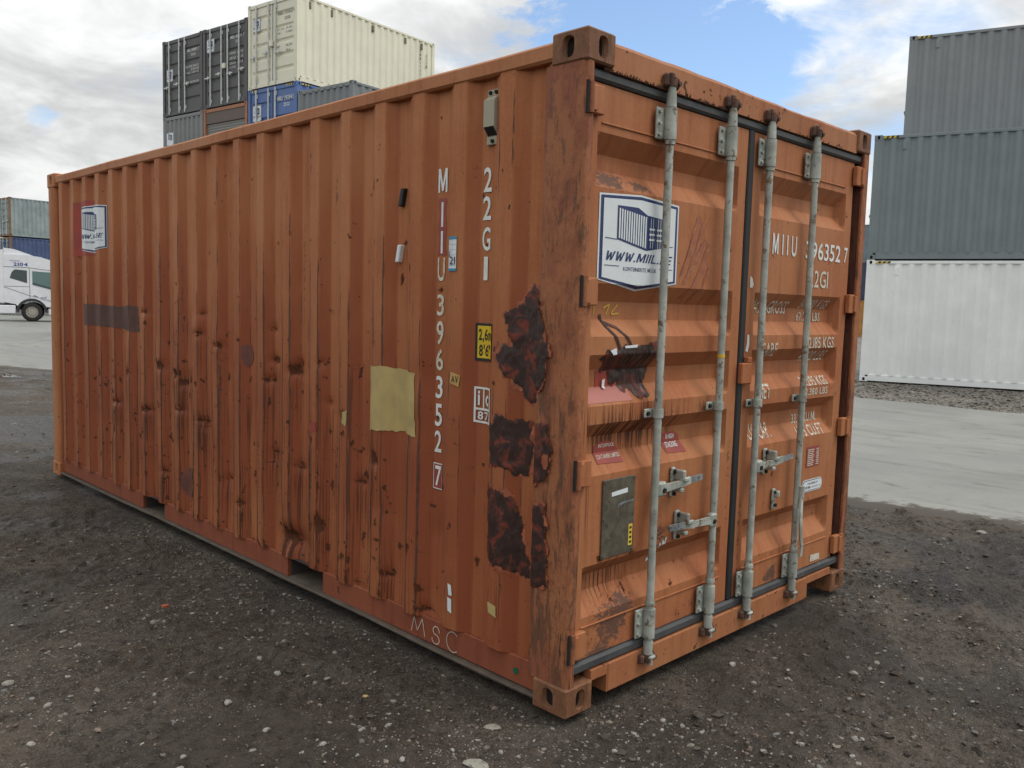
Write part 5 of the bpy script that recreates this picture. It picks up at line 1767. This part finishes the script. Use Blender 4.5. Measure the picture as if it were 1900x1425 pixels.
def wheel(x, y, s_=-1):
    w_ = empty('wheel', (x, y, .515))
    w_.parent = truck
    mb = MB()
    prof_ = [(.30, -.15), (.42, -.16), (.50, -.13), (.515, 0), (.50, .13), (.42, .16), (.30, .15)]
    n = 28
    P = np.zeros((n + 1, len(prof_), 3))
    for k in range(n + 1):
        a = 2 * math.pi * k / n
        for j, (r_, yy2) in enumerate(prof_):
            P[k, j] = (r_ * math.cos(a), yy2, r_ * math.sin(a))
    mb.grid(P, 0, True)
    mb.build('tyre', 'tyre', w_)
    mb = MB().tube((0, -.12, 0), (0, .12, 0), .305, 24)
    mb.tube((0, -.145, 0), (0, -.12, 0), .16, 16, m=0)
    for k in range(10):
        a = 2 * math.pi * k / 10
        mb.tube((.22 * math.cos(a), -.135, .22 * math.sin(a)), (.22 * math.cos(a), -.118, .22 * math.sin(a)), .022, 6, m=1)
    mb.build('rim', ['rim', 'truck_dark'], w_)


wheel(0, -1.06)
wheel(0, 1.06)
for xx in (-3.7,):
    wheel(xx, -1.04)
    wheel(xx, 1.04)
MB().box(-1.9, -.76, -1.235, -1.0, .42, .86, 0, .03).build('side_skirt', 'truck_white', truck)
MB().box(-1.27, -.72, -1.18, -.9, .86, 1.02, 0, .01).build('step_recess', 'truck_dark', truck)
MB().box(-3.2, -1.92, -1.23, -1.0, .42, .95, 0, .03).build('side_skirt', 'truck_white', truck)
MB().box(-5.2, 1.2, -.45, .45, .62, .92, 0, .02).build('chassis', 'truck_dark', truck)
MB().box(.76, 1.44, -1.20, 1.20, .36, .72, 0, .04).build('bumper', 'truck_white', truck)
MB().box(1.36, 1.445, -1.215, -1.19, .74, .90).build('marker_light', 'truck_red', truck)
MB().path([(.55, -1.05, 3.36), (1.00, -1.15, 3.18)], .025).tube((.45, -1.05, 3.34), (.62, -1.05, 3.34), .07, 10).build('roof_lamp', 'truck_white', truck)
MB().box(1.20, 1.42, -1.50, -1.36, 2.05, 2.75, 0, .03).tube((1.2, -1.2, 2.7), (1.3, -1.42, 2.7), .02, 6).build('mirror', 'truck_dark', truck)
ST = lambda u, v, off: np.stack([u, np.full_like(u, -1.222) - off, v], -1)
Decal().text('2104', -.82, -.15, 2.94, 3.13, 0, 0, .025).build('number_lettering', 'truck_blue', truck, ST, (), (), .006)
Decal().text('TRANSPORT', -.98, -.50, 3.18, 3.24, 0, 0, .005).build('company_lettering', 'truck_blue', truck, ST, (), (), .006)
Decal().stroke([(.10, 1.42), (.28, 1.34)], .03).stroke([(.10, 1.36), (.28, 1.30)], .02).text('od', .42, .72, 1.26, 1.36, 0, 0, .01, .4).stroke([(.40, 1.20), (1.1, 1.06)], .015).build('company_lettering', 'truck_blue', truck, ST, (), (), .006)
# trailer coupled behind
trl = empty('trailer', (tx.x, tx.y, .010), TH)
tag(trl, 'white trailer coupled behind the lorry cab, cut by the left edge', 'trailer')
MB().box(-9.5, -2.75, -1.25, 1.25, 1.15, 3.30, 0, .05).build('trailer_body', 'grey_end', trl)
MB().box(-9.5, -2.4, -1.25, 1.25, 3.62, 3.72, 0, .02).box(-9.5, -2.76, -1.2, 1.2, 3.305, 3.62, 1).build('top_frame', ['truck_white', 'truck_dark'], trl)
MB().box(-9.4, -2.3, -.5, .5, .95, 1.148).build('trailer_chassis', 'truck_dark', trl)
for x_ in (-7.6, -8.7):
    mb = MB()
    for sgn in (-1.05, 1.05):
        mb.tube((x_, sgn - .16, .515), (x_, sgn + .16, .515), .51, 24)
    mb.box(x_ - .08, x_ + .08, -.9, .9, .42, 1.0)
    mb.build('trailer_axle', 'tyre', trl)

# ------------------------------------------------------------------ stones
m, t = new_mat('stone_mix')
co = t.n('TexCoord').outputs['Object']
tn = t.n('Attribute', {'attribute_name': 'tint'}).outputs['Color']
nn = t.noise(co, 60, 5, 0.65)
c = t.mix(t.mr(nn, 0.5, 0.75), tn, (0.07, 0.06, 0.05))
finish(t, c, 0.8, 0, nn, 0.002, 1.0, 0.35)

ICO = []


def ico():
    bm = bmesh.new()
    bmesh.ops.create_icosphere(bm, subdivisions=1, radius=1)
    v = np.array([x.co[:] for x in bm.verts])
    f = np.array([[x.index for x in fc.verts] for fc in bm.faces])
    bm.free()
    return v, f


def ico2():
    bm = bmesh.new()
    bmesh.ops.create_icosphere(bm, subdivisions=2, radius=1)
    v = np.array([x.co[:] for x in bm.verts])
    f = np.array([[x.index for x in fc.verts] for fc in bm.faces])
    bm.free()
    return v, f


IV, IF = ico()
PAL = np.array([(.33, .305, .26), (.28, .255, .215), (.22, .20, .17), (.38, .36, .32), (.26, .225, .18), (.13, .112, .095), (.17, .145, .12), (.25, .18, .14), (.22, .215, .205), (.15, .13, .11)])


def scatter(name, xs, ys, rad, pal, sink=.35, flat=.62, seed=1, smooth=False):
    g = np.random.default_rng(seed)
    n = len(xs)
    zs = ground_h(xs, ys)
    sc = np.stack([rad * g.uniform(.75, 1.35, n), rad * g.uniform(.6, 1.1, n), rad * g.uniform(flat * .7, flat * 1.3, n)], -1)
    an = g.uniform(0, 2 * math.pi, n)
    vb = IV[None] * (1 + .42 * g.uniform(-1, 1, (n, len(IV), 1)))
    vb = vb * sc[:, None]
    ca, sa = np.cos(an)[:, None], np.sin(an)[:, None]
    V = np.stack([vb[..., 0] * ca - vb[..., 1] * sa + xs[:, None], vb[..., 0] * sa + vb[..., 1] * ca + ys[:, None], vb[..., 2] + (zs + sc[:, 2] * (1 - 2 * sink) * .5)[:, None]], -1)
    F = (IF[None] + (np.arange(n) * len(IV))[:, None, None]).reshape(-1, 3)
    me = bpy.data.meshes.new(name)
    V = V.reshape(-1, 3)
    me.vertices.add(len(V))
    me.vertices.foreach_set('co', V.ravel())
    me.loops.add(F.size)
    me.loops.foreach_set('vertex_index', F.ravel().astype(np.int32))
    me.polygons.add(len(F))
    me.polygons.foreach_set('loop_start', np.arange(0, F.size, 3, dtype=np.int32))
    me.polygons.foreach_set('use_smooth', np.full(len(F), smooth))
    me.update()
    col = pal[g.integers(0, len(pal), n)] * g.uniform(.45, .92, (n, 1))
    at = me.attributes.new('tint', 'FLOAT_COLOR', 'POINT')
    cc = np.concatenate([np.repeat(col, len(IV), 0), np.ones((len(V), 1))], 1).astype(np.float32)
    at.data.foreach_set('color', cc.ravel())
    me.materials.append(MATS['stone_mix'])
    return link(name, me)


def spread(n, x0, x1, y0, y1, seed, thr):
    g = np.random.default_rng(seed)
    xs, ys = g.uniform(x0, x1, n), g.uniform(y0, y1, n)
    cl_ = fbm(xs * 1.1, ys * 1.1, seed, 3) + .6 * fbm(xs * 4, ys * 4, seed + 3, 2)
    k = cl_ + g.uniform(-.5, .5, n) > thr
    k &= ~((xs > -.0) & (xs < 2.46) & (ys > -.0) & (ys < 6.08))
    k &= xs < road_x(ys, ROAD_NEAR) + .25 * g.uniform(-1, 1, n)
    return xs[k], ys[k]


parts_ = [spread(66000, -2.4, 3.0, -1.5, 4.0, 301, .02), spread(20000, -5, 5.2, -4, 9, 302, .0), spread(14000, -8, 5, 5, 17, 303, .0), spread(6000, 2, 5.2, -3, 6, 304, .0)]
g_ = np.random.default_rng(5)
xs = np.concatenate([p[0] for p in parts_])
ys = np.concatenate([p[1] for p in parts_])
big = np.concatenate([np.full(len(p[0]), k) for p, k in zip(parts_, (1., 1.15, 1.7, 1.2))])
rad = np.minimum(.0023 * (1 / g_.uniform(.006, 1, len(xs))) ** .50, .0120) * big
gv = scatter('gravel', xs, ys, rad, PAL, .35, .62, 11)
tag(gv, 'pale pebbles and grit strewn over the dark ground', 'gravel', kind='stuff')
# clods of trodden mud
parts_ = [spread(5200, -2.6, 4.8, -3, 3.5, 401, .25), spread(5000, .0, 4.8, -3, 1.0, 402, .12)]
xs = np.concatenate([p[0] for p in parts_])
ys = np.concatenate([p[1] for p in parts_])
rad = np.minimum(.006 * (1 / g_.uniform(.03, 1, len(xs))) ** .5, .026)
MUD = np.array([(.060, .048, .037), (.042, .033, .026), (.080, .064, .050)])
cl_o = scatter('mud_clods', xs, ys, rad, MUD, .62, .5, 13, False)
tag(cl_o, 'crumbled dark mud clods on the churned ground', 'mud', kind='stuff')
# gravel apron in front of the white container
g2 = np.random.default_rng(9)
xs, ys = g2.uniform(13.6, 18.4, 5000), g2.uniform(-6, 9, 5000)
k = xs > road_x(ys, ROAD_FAR) - .1
gv2 = scatter('gravel', xs[k], ys[k], g2.uniform(.012, .045, k.sum()), PAL * .8, .4, .5, 15)
tag(gv2, 'coarse gravel strip between the road and the white container', 'gravel', kind='stuff')

# larger loose stones
IV2, IF2 = ico2()
STONES = [(-1.2, 0.7, 0.024), (-0.87, 1.01, 0.021), (-1.59, 1.01, 0.018), (-0.97, 0.62, 0.015), (-0.87, 0.71, 0.016), (-1.36, 0.82, 0.02), (-1.53, 1.18, 0.019), (-1.4, 1.43, 0.022), (-0.76, 2.0, 0.021), (-1.1, 2.23, 0.018), (-1.46, 1.74, 0.027), (-0.59, 1.12, 0.018), (-0.57, 1.31, 0.021), (-0.29, 1.14, 0.016), (-0.61, 0.22, 0.015), (-0.62, 0.46, 0.013), (-0.77, 0.48, 0.015), (-0.31, 0.03, 0.013), (-0.39, 1.41, 0.016), (1.0, -0.13, 0.019), (0.89, -0.3, 0.015), (1.12, -0.34, 0.013), (1.3, -0.56, 0.022), (0.32, -0.32, 0.014), (0.38, -0.63, 0.013), (0.54, -0.68, 0.011), (0.74, -0.81, 0.019), (1.5, -0.58, 0.017), (1.03, -0.66, 0.013), (0.29, -0.25, 0.014), (4.48, -0.13, 0.037), (0.76, -0.83, 0.012), (-1.17, 0.74, 0.013), (-1.58, 1.09, 0.011)]


def stone(x, y, r_, col, label, group=None, shape=(1.15, .9, .6), name='stone', box=False, cat='stone', seed=0):
    g = np.random.default_rng(seed + 900)
    if box:
        v = MB().box(-1, 1, -.7, .7, -.6, .6, 0, .12)
        V, F = np.array(v.v), v.f
        V = V * (1 + .08 * g.uniform(-1, 1, V.shape))
    else:
        V, F = IV2, IF2.tolist()
        d_ = 1 + .30 * (fbm(V[:, 0] * 1.1 + seed * 7.3, V[:, 1] * 1.1 + V[:, 2] * 1.7, 500 + seed, 3))
        V = V * d_[:, None]
        q_ = g.normal(size=(4, 3))
        q_ /= np.linalg.norm(q_, axis=1)[:, None]
        for nrm in q_:
            pr_ = V @ nrm
            V = V - np.maximum(pr_ - .72, 0)[:, None] * nrm
    an = g.uniform(0, 6.28)
    V = V * np.array(shape) * r_
    V = np.stack([V[:, 0] * math.cos(an) - V[:, 1] * math.sin(an), V[:, 0] * math.sin(an) + V[:, 1] * math.cos(an), V[:, 2]], -1)
    mb = MB().add(V, F, 0, False)
    me = mb.mesh(name, 'stone_mix')
    at = me.attributes.new('tint', 'FLOAT_COLOR', 'POINT')
    at.data.foreach_set('color', np.tile(np.array([*col, 1], np.float32), len(V)))
    o = link(name, me)
    o.location = (x, y, float(ground_h(x, y)) + r_ * shape[2] * .35)
    tag(o, label, cat, group)
    return o


for i, (x, y, r_) in enumerate(STONES):
    c_ = PAL[[0, 3, 0, 1, 3][i % 5]]
    stone(x, y, r_ * .85, c_ * .74, 'larger pale stone lying loose on the dark muddy ground', 'larger loose stones', (1.15, .85, .55 + .2 * (i % 3) / 2), seed=i)
stone(-.634, 2.166, .017, (.40, .105, .05), 'small red brick chip on the ground left of the container', None, (1, .8, .9), 'brick_chip', True, 'brick', 77)
stone(-.409, .731, .013, (.48, .34, .14), 'yellowish pebble by the lower edge of the container side', None, seed=78)
stone(-.198, .194, .030, (.25, .235, .19), 'flat pale slab in the mud below the corner casting', None, (1.3, .8, .16), seed=79)
stone(-.45, .007, .042, (.26, .25, .21), 'large flat pale slab at the bottom edge, half sunk in mud', None, (1.3, .8, .14), seed=80)
